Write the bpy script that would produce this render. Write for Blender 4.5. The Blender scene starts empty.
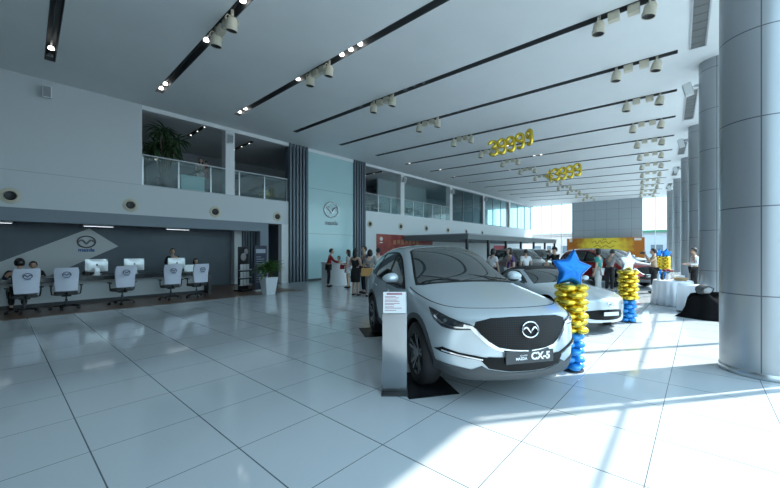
import bpy, bmesh, math, random
from mathutils import Vector, Matrix
from mathutils.bvhtree import BVHTree
random.seed(7)
PI = math.pi
S = bpy.context.scene
COL = S.collection
R = math.radians

# ------------------------------------------------------------------ materials
MATS = {}
def mat(name, col, rough=0.5, metal=0.0, spec=0.5, coat=0.0, emit=None, estr=0.0, trans=0.0, ior=1.5, sheen=0.0):
    if name in MATS: return MATS[name]
    m = bpy.data.materials.new(name); m.use_nodes = True
    b = m.node_tree.nodes['Principled BSDF']
    b.inputs['Base Color'].default_value = (*col, 1)
    b.inputs['Roughness'].default_value = rough
    b.inputs['Metallic'].default_value = metal
    b.inputs['Specular IOR Level'].default_value = spec
    b.inputs['Coat Weight'].default_value = coat
    b.inputs['Coat Roughness'].default_value = 0.03
    b.inputs['IOR'].default_value = ior
    b.inputs['Transmission Weight'].default_value = trans
    if emit:
        b.inputs['Emission Color'].default_value = (*emit, 1)
        b.inputs['Emission Strength'].default_value = estr
    MATS[name] = m
    return m
def N(m, t, **kw):
    n = m.node_tree.nodes.new(t)
    for k, v in kw.items(): setattr(n, k, v)
    return n
def L(m, a, b): m.node_tree.links.new(a, b)
def bsdf(m): return m.node_tree.nodes['Principled BSDF']
def noisy(m, scale, c1, c2, detail=3, coord='Object', bump=0.0, rough=None):
    """procedural variation of the base colour between two close tones"""
    tc = N(m, 'ShaderNodeTexCoord'); nz = N(m, 'ShaderNodeTexNoise')
    nz.inputs['Scale'].default_value = scale; nz.inputs['Detail'].default_value = detail
    L(m, tc.outputs[coord], nz.inputs['Vector'])
    r = N(m, 'ShaderNodeValToRGB')
    r.color_ramp.elements[0].color = (*c1, 1); r.color_ramp.elements[1].color = (*c2, 1)
    r.color_ramp.elements[0].position = .3; r.color_ramp.elements[1].position = .7
    L(m, nz.outputs['Fac'], r.inputs['Fac']); L(m, r.outputs['Color'], bsdf(m).inputs['Base Color'])
    if bump:
        bp = N(m, 'ShaderNodeBump'); bp.inputs['Strength'].default_value = bump; bp.inputs['Distance'].default_value = .01
        L(m, nz.outputs['Fac'], bp.inputs['Height']); L(m, bp.outputs['Normal'], bsdf(m).inputs['Normal'])
    return m
def glass_mat(name, tint, refl=1.45, rough=0.0, haze=0.0):
    """thin architectural glass: clear body with a fresnel reflection"""
    m = bpy.data.materials.new(name); m.use_nodes = True
    nt = m.node_tree; nt.nodes.clear()
    out = N(m, 'ShaderNodeOutputMaterial'); tr = N(m, 'ShaderNodeBsdfTransparent'); gl = N(m, 'ShaderNodeBsdfGlossy')
    mx = N(m, 'ShaderNodeMixShader')
    tr.inputs['Color'].default_value = (*tint, 1); gl.inputs['Roughness'].default_value = rough
    # pane reflection by angle, the same from both faces
    ge = N(m, 'ShaderNodeNewGeometry'); dt = N(m, 'ShaderNodeVectorMath', operation='DOT_PRODUCT')
    L(m, ge.outputs['Incoming'], dt.inputs[0]); L(m, ge.outputs['Normal'], dt.inputs[1])
    def mth(op, a, b=None):
        n = N(m, 'ShaderNodeMath', operation=op)
        for i, q in enumerate((a, b)):
            if q is None: continue
            if isinstance(q, (int, float)): n.inputs[i].default_value = q
            else: L(m, q, n.inputs[i])
        return n
    r0 = ((refl-1)/(refl+1))**2*1.8
    fr = mth('ADD', mth('MULTIPLY', mth('POWER', mth('SUBTRACT', 1.0, mth('ABSOLUTE', dt.outputs['Value']).outputs[0]).outputs[0], 5.0).outputs[0], 1-r0).outputs[0], r0)
    L(m, fr.outputs[0], mx.inputs[0]); L(m, tr.outputs[0], mx.inputs[1]); L(m, gl.outputs[0], mx.inputs[2])
    last = mx
    if haze:
        df = N(m, 'ShaderNodeBsdfDiffuse'); df.inputs['Color'].default_value = (.75, .9, .92, 1)
        m2 = N(m, 'ShaderNodeMixShader'); m2.inputs[0].default_value = haze
        L(m, mx.outputs[0], m2.inputs[1]); L(m, df.outputs[0], m2.inputs[2]); last = m2
    L(m, last.outputs[0], out.inputs['Surface'])
    MATS[name] = m
    return m

# ------------------------------------------------------------------ mesh builder
class MB:
    def __init__(s): s.b = bmesh.new(); s.mi = 0
    def _f(s, vs):
        try:
            f = s.b.faces.new(vs); f.material_index = s.mi; return f
        except ValueError: return None
    def box(s, x0, x1, y0, y1, z0, z1, M=None):
        vs = [s.b.verts.new(Vector((x, y, z)) if M is None else M @ Vector((x, y, z))) for x in (x0, x1) for y in (y0, y1) for z in (z0, z1)]
        for q in ((0,1,3,2),(4,6,7,5),(0,4,5,1),(2,3,7,6),(0,2,6,4),(1,5,7,3)): s._f([vs[i] for i in q])
        return s
    def ring(s, c, u, v, ru, rv, n):
        return [s.b.verts.new(c + u*(math.cos(2*PI*i/n)*ru) + v*(math.sin(2*PI*i/n)*rv)) for i in range(n)]
    def tube(s, pts, rad, n=8, cap=True, closed=False, flat=1.0, up=None):
        """swept tube through pts, rad scalar or list; flat squashes the second axis"""
        pts = [Vector(p) for p in pts]; k = len(pts)
        if not isinstance(rad, (list, tuple)): rad = [rad]*k
        rings = []; pu = None
        for i, p in enumerate(pts):
            if closed: t = pts[(i+1) % k] - pts[i-1]
            else: t = pts[min(i+1, k-1)] - pts[max(i-1, 0)]
            t.normalize()
            if up is not None: u = Vector(up)
            elif pu is None: u = Vector((0,0,1)) if abs(t.z) < .9 else Vector((1,0,0))
            else: u = pu
            u = (u - t*u.dot(t))
            if u.length < 1e-5: u = t.orthogonal()
            u.normalize(); pu = u; v = t.cross(u)
            rings.append(s.ring(p, u, v, rad[i]*flat, rad[i], n))
        m = k if closed else k-1
        for i in range(m):
            a, b = rings[i], rings[(i+1) % k]
            for j in range(n): s._f([a[j], a[(j+1) % n], b[(j+1) % n], b[j]])
        if cap and not closed: s._f(rings[0][::-1]); s._f(rings[-1])
        return s
    def lathe(s, prof, n=24, c=(0,0,0), axis='z', sx=1, sy=1, ripple=None, cap=True):
        """prof = [(r,z)...] turned about an axis through c"""
        c = Vector(c); rings = []
        for r, z in prof:
            rg = []
            for i in range(n):
                a = 2*PI*i/n; rr = r*(1+(ripple(a, z) if ripple else 0))
                x, y = math.cos(a)*rr*sx, math.sin(a)*rr*sy
                p = {'z': (x, y, z), 'y': (x, z, -y), 'x': (z, x, y)}[axis]
                rg.append(s.b.verts.new(c+Vector(p)))
            rings.append(rg)
        for a, b in zip(rings, rings[1:]):
            for j in range(n): s._f([a[j], a[(j+1) % n], b[(j+1) % n], b[j]])
        if cap and prof[0][0] > 1e-6: s._f(rings[0][::-1])
        if cap and prof[-1][0] > 1e-6: s._f(rings[-1])
        return s
    def ball(s, c, rx, ry, rz, n=12, m=8, fn=None):
        c = Vector(c); rings = []
        for i in range(m+1):
            th = PI*i/m; rg = []
            for j in range(n):
                a = 2*PI*j/n
                p = Vector((math.sin(th)*math.cos(a), math.sin(th)*math.sin(a), -math.cos(th)))
                q = Vector((p.x*rx, p.y*ry, p.z*rz))
                if fn: q = fn(q, p)
                rg.append(s.b.verts.new(c+q))
                if i in (0, m): break
            rings.append(rg)
        for a, b in zip(rings, rings[1:]):
            for j in range(n):
                if len(a) == 1: s._f([a[0], b[(j+1) % n], b[j]])
                elif len(b) == 1: s._f([a[j], a[(j+1) % n], b[0]])
                else: s._f([a[j], a[(j+1) % n], b[(j+1) % n], b[j]])
        return s
    def prism(s, poly, t0, t1, axis='x', M=None):
        """2-D polygon pushed out from t0 to t1 along an axis. axis x: poly=(y,z); y: (x,z); z: (x,y)"""
        def P(a, b, t):
            p = Vector({'x': (t, a, b), 'y': (a, t, b), 'z': (a, b, t)}[axis])
            return M @ p if M is not None else p
        A = [s.b.verts.new(P(a, b, t0)) for a, b in poly]; B = [s.b.verts.new(P(a, b, t1)) for a, b in poly]
        n = len(poly); s._f(A[::-1]); s._f(B)
        for i in range(n): s._f([A[i], A[(i+1) % n], B[(i+1) % n], B[i]])
        return s
    def quad(s, *pts): return s._f([s.b.verts.new(Vector(p)) for p in pts])
    def build(s, name, m=None, parent=None, smooth=False, bevel=0, seg=2, loc=None, rz=None, sharp=None):
        bmesh.ops.remove_doubles(s.b, verts=s.b.verts, dist=1e-6)
        bmesh.ops.recalc_face_normals(s.b, faces=s.b.faces)
        if bevel:
            es = [e for e in s.b.edges if e.is_manifold and e.calc_face_angle(0) > .5]
            bmesh.ops.bevel(s.b, geom=es, offset=bevel, segments=seg, affect='EDGES', profile=.6, clamp_overlap=True)
        me = bpy.data.meshes.new(name); s.b.to_mesh(me); s.b.free()
        if smooth:
            me.polygons.foreach_set('use_smooth', [True]*len(me.polygons))
            me.set_sharp_from_angle(angle=sharp or .7)
        return link(name, me, m, parent, loc, rz)
def link(name, me, m=None, parent=None, loc=None, rz=None):
    o = bpy.data.objects.new(name, me); COL.objects.link(o)
    if m is not None:
        for x in (m if isinstance(m, (list, tuple)) else [m]): me.materials.append(x)
    if parent is not None: o.parent = parent
    if loc is not None: o.location = loc
    if rz is not None: o.rotation_euler.z = rz
    return o
def tag(o, label, cat, group=None):
    o['label'] = label; o['category'] = cat
    if group: o['group'] = group
    return o
def thing(name, label, cat, loc=(0,0,0), rz=0, group=None):
    o = bpy.data.objects.new(name, None); COL.objects.link(o)
    o.empty_display_size = .1
    o.location = loc; o.rotation_euler.z = rz
    return tag(o, label, cat, group)
def struct(o): o['kind'] = 'structure'; return o
def copy_tree(o, parent=None):
    c = o.copy(); COL.objects.link(c)
    if parent is not None: c.parent = parent
    for ch in list(o.children): copy_tree(ch, c)
    return c
def remat(o, swap):
    """give a copied thing its own meshes with other materials"""
    for ob in [o]+list(o.children_recursive):
        if ob.type == 'MESH':
            if any(m in swap for m in ob.data.materials):
                ob.data = ob.data.copy()
                for i, m in enumerate(ob.data.materials):
                    if m in swap: ob.data.materials[i] = swap[m]
def dgmesh(o):
    dg = bpy.context.evaluated_depsgraph_get(); dg.update()
    return bpy.data.meshes.new_from_object(o.evaluated_get(dg))
def text_mesh(s, size, ext=.004, align='CENTER', bold=0.0):
    cu = bpy.data.curves.new('lettering', 'FONT'); cu.body = s; cu.size = size; cu.extrude = ext; cu.align_x = align; cu.align_y = 'CENTER'; cu.offset = bold
    cu.resolution_u = 3
    o = bpy.data.objects.new('lettering', cu); COL.objects.link(o)
    me = dgmesh(o); bpy.data.objects.remove(o); bpy.data.curves.remove(cu)
    return me
def text(name, s, size, m, parent, M, ext=.004, bold=0.0):
    me = text_mesh(s, size, ext, bold=bold); me.transform(M)
    return link(name, me, m, parent)
# frames that stand text or an emblem (drawn in local xy) upright
def face_frame(loc, right, up):
    r = Vector(right).normalized(); u = Vector(up).normalized(); n = r.cross(u)
    M = Matrix((( r.x, u.x, n.x, loc[0]), (r.y, u.y, n.y, loc[1]), (r.z, u.z, n.z, loc[2]), (0,0,0,1)))
    return M
def emblem(name, w, m, parent, M, depth=.02, label=None):
    """oval ring holding a spread wing shaped like a wide letter"""
    a, b = w/2, w*.41
    mb = MB()
    mb.tube([(a*math.cos(t), b*math.sin(t), 0) for t in [2*PI*i/40 for i in range(40)]], w*.043, 8, closed=True, flat=max(.35, depth/(w*.09)), up=(0,0,1))
    wing = [(-.95,-.26),(-.84,.04),(-.62,.27),(-.44,.27),(-.20,-.05),(0,-.38),(.20,-.05),(.44,.27),(.62,.27),(.84,.04),(.95,-.26)]
    rr = [w*x for x in (.012,.035,.06,.068,.06,.062,.06,.068,.06,.035,.012)]
    mb.tube([(x*a, y*b, 0) for x, y in wing], rr, 8, flat=max(.3, depth/(w*.1)), up=(0,0,1))
    o = mb.build(name, m, parent, smooth=True)
    o.data.transform(M)
    return o

# ------------------------------------------------------------------ palette
WHITE = mat('white_paint', (.70,.73,.74), .55)
noisy(WHITE, 1.3, (.69,.72,.73), (.72,.745,.755))
CEIL = mat('ceiling_paint', (.72,.75,.76), .6)
noisy(CEIL, .8, (.70,.73,.74), (.735,.765,.775))
WALLPANEL = mat('wall_panel_white', (.66,.70,.72), .4)
SLATE = mat('slate_blue_wall', (.10,.125,.15), .6); noisy(SLATE, 2, (.095,.12,.143), (.11,.135,.16))
BEAMBLUE = mat('beam_blue_grey', (.17,.21,.25), .5)
LOUV = mat('louver_metal', (.10,.125,.15), .4, .3)
TEAL = mat('teal_glass_panel', (.42,.62,.64), .12, spec=.6)
BLACK = mat('black_plastic', (.012,.013,.015), .45)
DARK = mat('dark_grey', (.05,.055,.06), .5)
GREY = mat('mid_grey', (.25,.27,.29), .5)
CHROME = mat('chrome', (.8,.82,.84), .08, 1)
STEEL = mat('brushed_steel', (.55,.58,.6), .28, 1)
ALU = mat('aluminium', (.62,.65,.67), .35, .9)
COLM = mat('column_metal_cladding', (.36,.39,.415), .34, .55)
BEIGE = mat('beige_lamp_paint', (.58,.54,.43), .4)
LAMPON = mat('lit_lamp', (1,1,1), .4, emit=(1,.97,.92), estr=4)
LAMPOFF = mat('unlit_lamp', (.30,.31,.32), .25, .5)
WOOD = mat('brown_wood_floor', (.16,.085,.055), .3)
GLASS = glass_mat('clear_glass', (.93,.97,.97))
RAILGLASS = glass_mat('rail_glass', (.78,.90,.90), haze=.05)
UPGLASS = glass_mat('teal_window_glass', (.34,.56,.60), refl=1.6)
CLOTHW = mat('white_cloth', (.78,.80,.84), .8)
CHAIRW = mat('chair_cover_white', (.66,.68,.78), .8)
PAPER = mat('white_paper', (.82,.83,.84), .6)
LEAF = mat('leaf_green', (.045,.11,.03), .5); noisy(LEAF, 6, (.06,.15,.04), (.13,.26,.07))
LEAFD = mat('leaf_dark', (.055,.12,.05), .45)
BARK = mat('bark', (.10,.075,.05), .8)
GOLD = mat('gold_foil', (.78,.58,.07), .27, .9)
BLUEF = mat('blue_foil', (.01,.16,.55), .18, .65)
BLUEL = mat('blue_latex', (.02,.28,.72), .2, spec=.7)
WHITEF = mat('silver_white_foil', (.60,.63,.66), .22, .9)
INK = mat('printed_ink', (.03,.05,.12), .6)
LOGOBLUE = mat('logo_blue', (.02,.11,.33), .5)
# ------------------------------------------------------------------ cars
PAINT = mat('silver_car_paint', (.60,.68,.73), .28, .38, coat=1.0)
PAINTR = mat('red_car_paint', (.32,.012,.015), .3, .35, coat=1.0)
PAINTW = mat('white_car_paint', (.72,.74,.75), .3, .0, coat=1.0)
PAINTG = mat('grey_car_paint', (.16,.175,.19), .3, .5, coat=1.0)
CARGLASS = mat('car_glass_dark', (.018,.026,.028), .02, 0, spec=.9, coat=.6)
WSGLASS = mat('car_windscreen_glass', (.03,.04,.043), .02, 0, spec=.8, coat=.5)
CLAD = mat('dark_cladding', (.07,.078,.085), .5)
LINER = mat('arch_liner', (.008,.008,.009), .8)
TYRE = mat('tyre_rubber', (.018,.018,.02), .65)
RIMM = mat('rim_gunmetal', (.22,.23,.24), .25, .9)
GRILLE = mat('grille_black', (.006,.007,.008), .45, spec=.2)
LAMPG = mat('headlamp_glass', (.03,.035,.042), .04, 0, spec=.6, coat=.5)
LAMPC = mat('headlamp_reflector', (.75,.78,.8), .12, 1)
PLATE = mat('plate_grey', (.06,.066,.072), .5, spec=.3)
PLATETXT = mat('plate_lettering_white', (.82,.84,.86), .4)
SOFTTOP = mat('soft_top_black', (.012,.012,.014), .7)

def loft_body(name, stations, nose, tail, paint, parent, axles, arch_r, hw, levels=2):
    """stations front to rear: (x, bow, [(y,z)*12]); nose/tail = (scale, zc, dx, bow) cap loops"""
    def pts(st):
        x, bow, P = st[:3]
        ym = max(p[0] for p in P)
        return [Vector((x + bow*(1-(y/ym)**2), y, z)) for y, z in P]
    def shrink(st, cap):
        sc, zc, dx, bow = cap
        return (st[0]+dx, bow, [(y*sc, zc+(z-zc)*sc) for y, z in st[2]])
    sts = [shrink(stations[0], nose)] + stations + [shrink(stations[-1], tail)]
    bm = bmesh.new(); rows = []
    for st in sts: rows.append([bm.verts.new(p) for p in pts(st)])
    for a, b in zip(rows, rows[1:]):
        for i in range(11): bm.faces.new([a[i], a[i+1], b[i+1], b[i]])
    for rw in (rows[0], rows[-1]):
        for i in range(5): bm.faces.new([rw[i], rw[i+1], rw[10-i], rw[11-i]])
    g = bmesh.ops.mirror(bm, geom=bm.verts[:]+bm.edges[:]+bm.faces[:], axis='Y', merge_dist=1e-4)
    bmesh.ops.remove_doubles(bm, verts=bm.verts, dist=1e-4)
    bmesh.ops.recalc_face_normals(bm, faces=bm.faces)
    me = bpy.data.meshes.new(name); bm.to_mesh(me); bm.free()
    o = bpy.data.objects.new(name, me); COL.objects.link(o)
    md = o.modifiers.new('s', 'SUBSURF'); md.levels = levels; md.render_levels = levels
    full = dgmesh(o)
    b2 = bmesh.new(); b2.from_mesh(full); bvh = BVHTree.FromBMesh(b2); b2.free()
    o.modifiers.clear(); o.data = full
    cut = MB()
    for ax in axles:
        for s in (-1, 1):
            y0, y1 = sorted((s*(hw-.32), s*(hw+.3)))
            A = [Vector((ax+arch_r*math.cos(2*PI*i/40), 0, .36+arch_r*math.sin(2*PI*i/40))) for i in range(40)]
            cut.prism([(p.x, p.z) for p in A], y0, y1, 'y')
    co = cut.build('cutter')
    bo = o.modifiers.new('b', 'BOOLEAN'); bo.operation = 'DIFFERENCE'; bo.object = co; bo.solver = 'EXACT'
    res = dgmesh(o)
    bpy.data.objects.remove(o); bpy.data.objects.remove(co)
    res.materials.clear(); res.materials.append(paint); res.materials.append(LINER)
    for p in res.polygons:
        c = p.center; p.material_index = 0; p.use_smooth = True
        for ax in axles:
            d = math.hypot(c.x-ax, c.z-.36)
            if abs(c.y) < hw+.1 and ((abs(d-arch_r) < .012 and p.normal.dot(Vector((ax-c.x, 0, .36-c.z)).normalized()) > .8) or (d < arch_r and abs(abs(c.y)-(hw-.32)) < .01)):
                p.material_index = 1
        if p.normal.z < -.75 and c.z < .4: p.material_index = 1
    res.set_sharp_from_angle(angle=.9)
    res.name = name
    return link(name, res, None, parent), bvh

def patch(name, bvh, poly, frame, m, parent, off=.004, th=.01, d=.06, mirror=False):
    """a panel laid on the body: poly (u,v) in frame=(O,U,V,D) is pressed onto it along D"""
    O, U, V, D = [Vector(q) for q in frame]; D.normalize()
    bm = bmesh.new()
    f = bm.faces.new([bm.verts.new((u, v, 0)) for u, v in poly])
    us = [p[0] for p in poly]; vs = [p[1] for p in poly]
    for ax, lo, hi in ((0, min(us), max(us)), (1, min(vs), max(vs))):
        k = int((hi-lo)/d)
        for i in range(1, k+1):
            c = lo+(hi-lo)*i/(k+1); co = (c, 0, 0) if ax == 0 else (0, c, 0); no = (1,0,0) if ax == 0 else (0,1,0)
            bmesh.ops.bisect_plane(bm, geom=bm.verts[:]+bm.edges[:]+bm.faces[:], plane_co=co, plane_no=no)
    inner = {}
    for v in bm.verts:
        p = O + U*v.co.x + V*v.co.y
        h = bvh.ray_cast(p - D*6, D)
        if h[0] is None: h = bvh.find_nearest(p)
        n = h[1] if h[1].dot(D) < 0 else -h[1]
        v.co = h[0] + n*off; inner[v] = h[0] + n*(off-th)
    bnd = [e for e in bm.edges if len(e.link_faces) == 1]
    low = {v: bm.verts.new(c) for v, c in inner.items()}
    fs = list(bm.faces)
    for f in fs: bm.faces.new([low[v] for v in reversed(f.verts)])
    for e in bnd:
        a, b = e.verts; bm.faces.new([a, b, low[b], low[a]])
    bmesh.ops.recalc_face_normals(bm, faces=bm.faces)
    if mirror:
        for v in bm.verts: v.co.y = -v.co.y
        bmesh.ops.reverse_faces(bm, faces=bm.faces)
    me = bpy.data.meshes.new(name); bm.to_mesh(me); bm.free()
    me.polygons.foreach_set('use_smooth', [True]*len(me.polygons)); me.set_sharp_from_angle(angle=.6)
    return link(name, me, m, parent)
FRONT = ((0,0,0), (0,1,0), (0,0,1), (-1,0,0))
SIDE = ((0,0,0), (1,0,0), (0,0,1), (0,1,0))       # the side facing -y
TOP = ((0,0,0), (1,0,0), (0,1,0), (0,0,-1))
def strip(pts, w):
    """thin ribbon polygon round a polyline in 2-D"""
    P = [Vector(p) for p in pts]; Lf, Rt = [], []
    for i, p in enumerate(P):
        t = (P[min(i+1, len(P)-1)] - P[max(i-1, 0)]).normalized(); n = Vector((-t.y, t.x))
        Lf.append(p+n*w/2); Rt.append(p-n*w/2)
    return [tuple(p) for p in Lf] + [tuple(p) for p in reversed(Rt)]
def curve2(ctrl, n=6):
    """Catmull-Rom through 2-D points"""
    P = [Vector(p) for p in ctrl]; out = []
    for i in range(len(P)-1):
        p0, p1, p2, p3 = P[max(i-1,0)], P[i], P[i+1], P[min(i+2,len(P)-1)]
        for k in range(n):
            t = k/n
            out.append(tuple(.5*((2*p1)+(p2-p0)*t+(2*p0-5*p1+4*p2-p3)*t*t+(3*p1-p0-3*p2+p3)*t**3)))
    return out+[tuple(P[-1])]
def make_wheel(parent, x, y, s, r=.36, w=.225, rim=.25, m=RIMM, spokes=5):
    """tyre with its rim, rim face on side s"""
    mb = MB()
    mb.lathe([(rim-.01,-w/2+.01),(rim+.02,-w/2),(r-.035,-w/2),(r-.008,-w/2+.03),(r,-w/2+.06),(r,w/2-.06),(r-.008,w/2-.03),(r-.035,w/2),(rim+.02,w/2),(rim-.01,w/2-.01)], 48, (0,0,0), 'y', cap=False)
    # circumferential tread grooves
    ty = mb.build('wheel', TYRE, parent, smooth=True); ty.location = (x, y, r)
    b = MB(); f = s*(w/2-.012)
    b.lathe([(rim-.03,f-s*.12),(rim-.012,f-s*.02),(rim+.008,f),(rim+.008,f-s*.012),(rim-.02,f-s*.13)], 48, (0,0,0), 'y', cap=False)
    b.lathe([(.0001,f-s*.02),(.045,f-s*.022),(.06,f-s*.045),(.06,f-s*.10),(.0001,f-s*.10)], 20, (0,0,0), 'y')
    for k in range(spokes):
        for dd in (-.17, .17):
            a = 2*PI*k/spokes + .3
            ax, az = math.cos(a+dd*.4)*.045, math.sin(a+dd*.4)*.045
            bx, bz = math.cos(a+dd)*(rim-.006), math.sin(a+dd)*(rim-.006)
            b.tube([(ax, f-s*.04, az), ((ax+bx)/2, f-s*.022, (az+bz)/2), (bx, f-s*.012, bz)], [.022,.019,.026], 6, flat=.6, up=(0,1,0))
    rm = b.build('rim', m, ty, smooth=True)
    c = MB(); c.lathe([(rim-.03, f-s*.125),(.06,f-s*.125),(.0001,f-s*.125)], 32, (0,0,0), 'y', cap=False); c.build('brake_disc', LINER, rm)
    return ty

def make_suv(name, label, cat, paint, detail=True, group=None, plate=True):
    root = thing(name, label, cat, group=group)
    st = [
     (1.975,.26,[(0,.26),(.48,.26),(.66,.275),(.765,.40),(.80,.56),(.79,.72),(.72,.845),(.62,.885),(.49,.905),(.34,.92),(.17,.928),(0,.93)]),
     (1.80,.20,[(0,.24),(.58,.24),(.76,.255),(.85,.42),(.875,.60),(.865,.77),(.785,.915),(.68,.96),(.53,.978),(.37,.99),(.19,.996),(0,.998)]),
     (1.35,.12,[(0,.22),(.70,.22),(.85,.24),(.905,.42),(.922,.62),(.91,.81),(.835,.985),(.72,1.035),(.56,1.055),(.4,1.067),(.2,1.074),(0,1.076)]),
     (1.0,.10,[(0,.2),(.72,.2),(.86,.22),(.905,.42),(.915,.63),(.905,.83),(.845,1.015),(.75,1.075),(.6,1.105),(.42,1.12),(.2,1.13),(0,1.132)]),
     (.72,.14,[(0,.2),(.73,.2),(.86,.22),(.90,.42),(.91,.63),(.90,.85),(.855,1.02),(.815,1.085),(.73,1.14),(.5,1.165),(.25,1.172),(0,1.175)]),
     (.36,.14,[(0,.2),(.73,.2),(.855,.22),(.893,.42),(.905,.64),(.896,.87),(.855,1.025),(.80,1.15),(.705,1.315),(.5,1.365),(.25,1.385),(0,1.392)]),
     (-.02,.10,[(0,.2),(.73,.2),(.85,.22),(.888,.42),(.902,.65),(.893,.88),(.855,1.03),(.77,1.26),(.66,1.525),(.48,1.59),(.25,1.615),(0,1.622)]),
     (-.50,.0,[(0,.2),(.73,.2),(.85,.22),(.888,.43),(.902,.66),(.893,.89),(.858,1.04),(.765,1.28),(.64,1.56),(.48,1.63),(.25,1.658),(0,1.664)]),
     (-1.2,.0,[(0,.21),(.73,.21),(.855,.23),(.90,.44),(.915,.67),(.905,.91),(.862,1.06),(.76,1.29),(.63,1.545),(.47,1.617),(.25,1.642),(0,1.648)]),
     (-1.75,-.02,[(0,.25),(.70,.25),(.84,.27),(.895,.47),(.91,.69),(.895,.92),(.85,1.08),(.745,1.29),(.61,1.49),(.46,1.56),(.25,1.585),(0,1.59)]),
     (-2.0,-.06,[(0,.30),(.64,.30),(.78,.32),(.865,.49),(.885,.70),(.865,.93),(.82,1.09),(.70,1.27),(.57,1.42),(.43,1.49),(.22,1.515),(0,1.52)]),
     (-2.12,-.10,[(0,.35),(.54,.35),(.70,.37),(.81,.51),(.835,.71),(.815,.91),(.77,1.03),(.68,1.10),(.56,1.13),(.42,1.145),(.22,1.15),(0,1.153)]),
    ]
    body, bvh = loft_body('body', st, (.84,.58,.045,.27), (.84,.72,-.04,-.12), paint, root, (1.35,-1.35), .415, .92, 2)
    P = lambda *a, **k: patch(*a, **k)
    # windscreen pressed on from in front and above
    wd = Vector((-.55,0,-.83)); wv = Vector((-.83,0,.55)); O = Vector((.90,0,1.155))
    WS = (O, (0,1,0), wv, wd)
    P('windscreen_surround', bvh, [(-.74,.0),(-.66,-.07),(-.3,-.10),(.3,-.10),(.66,-.07),(.74,.0),(.545,1.0),(.48,1.05),(.3,1.07),(-.3,1.07),(-.48,1.05),(-.545,1.0)], WS, GRILLE, root, .004)
    P('windscreen', bvh, [(-.70,.02),(-.62,-.03),(-.3,-.06),(.3,-.06),(.62,-.03),(.70,.02),(.52,.97),(.46,1.01),(.3,1.03),(-.3,1.03),(-.46,1.01),(-.52,.97)], WS, WSGLASS, root, .008)
    P('sunroof', bvh, [(-.18,-.42),(-.18,.42),(-.82,.42),(-.82,-.42)], TOP, CARGLASS, root, .004)
    # rear window
    P('rear_window', bvh, [(-.62,1.10),(.62,1.10),(.50,1.46),(-.50,1.46)], ((0,0,0),(0,1,0),(0,0,1),(1,0,-.3)), CARGLASS, root, .005)
    side_out = curve2([(.72,1.035),(.40,1.22),(.08,1.405),(-.2,1.50),(-.5,1.535),(-1.0,1.525),(-1.45,1.455),(-1.80,1.32)], 4)+[(-1.84,1.25),(-1.72,1.14),(-1.2,1.065),(-.4,1.03),(.3,1.015)]
    fd = curve2([(.50,1.115),(.34,1.22),(.08,1.37),(-.17,1.468)],4)+[(-.24,1.482),(-.27,1.06),(.46,1.045)]
    rd = [(-.36,1.49),(-.6,1.505),(-1.0,1.495),(-1.12,1.48),(-1.22,1.10),(-.9,1.085),(-.36,1.063)]
    qt = [(-1.22,1.45),(-1.45,1.415),(-1.72,1.31),(-1.74,1.25),(-1.66,1.17),(-1.32,1.11)]
    for mir in (False, True):
        P('window_surround', bvh, side_out, SIDE, GRILLE, root, .003, mirror=mir)
        for nm, pl in (('front_door_window', fd), ('rear_door_window', rd), ('quarter_window', qt)):
            P(nm, bvh, pl, SIDE, CARGLASS, root, .007, mirror=mir)
        P('window_chrome_strip', bvh, strip([(.5,1.03),(.1,1.035),(-.4,1.04),(-1.2,1.075),(-1.7,1.145),(-1.83,1.245)], .018), SIDE, CHROME, root, .012, mirror=mir)
        # arches and sill in dark cladding
        for ax in (1.35, -1.35):
            a0, a1 = (-28, 205) if ax > 0 else (-22, 208)
            aa = [R(a0+(a1-a0)*i/20) for i in range(21)]
            ri, ro = .408, .468
            P('arch_trim', bvh, [(ax+ri*math.cos(a), .36+ri*math.sin(a)) for a in aa]+[(ax+ro*math.cos(a), .36+ro*math.sin(a)) for a in reversed(aa)], SIDE, CLAD, root, .012, .03, mirror=mir)
        P('sill_trim', bvh, [(.95,.23),(.92,.36),(-.90,.38),(-.95,.23)], SIDE, CLAD, root, .01, .02, mirror=mir)
        # shut lines
        P('door_gap', bvh, strip([(.98,.40),(.97,.8),(.86,1.0)], .009), SIDE, LINER, root, .0015, .004, mirror=mir)
        P('door_gap', bvh, strip([(-.30,.39),(-.31,1.03)], .009), SIDE, LINER, root, .0015, .004, mirror=mir)
        P('door_gap', bvh, strip([(-.92,.42),(-1.0,.62),(-1.18,.84),(-1.27,1.06)], .009), SIDE, LINER, root, .0015, .004, mirror=mir)
        for hx in (-.16, -1.08):
            P('door_handle', bvh, [(hx-.1,.925),(hx+.1,.915),(hx+.1,.945),(hx-.1,.955)], SIDE, paint, root, .03, .03, mirror=mir)
        s = 1 if mir else -1
        # door mirror
        mm = MB(); mm.ball((.50, s*1.0, 1.175), .10, .118, .075, 16, 10, lambda q, p: Vector((q.x*(1 if q.x > 0 else .45), q.y, q.z*(1-.25*p.y*s))))
        mo = mm.build('door_mirror', paint, root, smooth=True)
        k = MB(); k.tube([(.49, s*.83, 1.07), (.49, s*.93, 1.12)], [.045,.035], 10, flat=.6); k.ball((.50, s*.98, 1.115), .08, .09, .03, 12, 6); k.build('mirror_arm', BLACK, mo, smooth=True)
        k = MB(); k.ball((.452, s*1.0, 1.175), .008, .098, .06, 14, 6); k.build('mirror_glass', CARGLASS, mo, smooth=True)
        # headlamp and rear lamp
        HL = ((0,0,0), (.83,.55,0), (0,0,1), (-.55,.83,0))
        lamp = P('headlamp', bvh, [(.87,.932),(1.0,.918),(1.15,.892),(1.30,.862),(1.44,.832),(1.505,.80),(1.47,.773),(1.33,.762),(1.17,.778),(1.02,.832)], HL, LAMPG, root, .012, .025, .02, mirror=mir)
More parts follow.
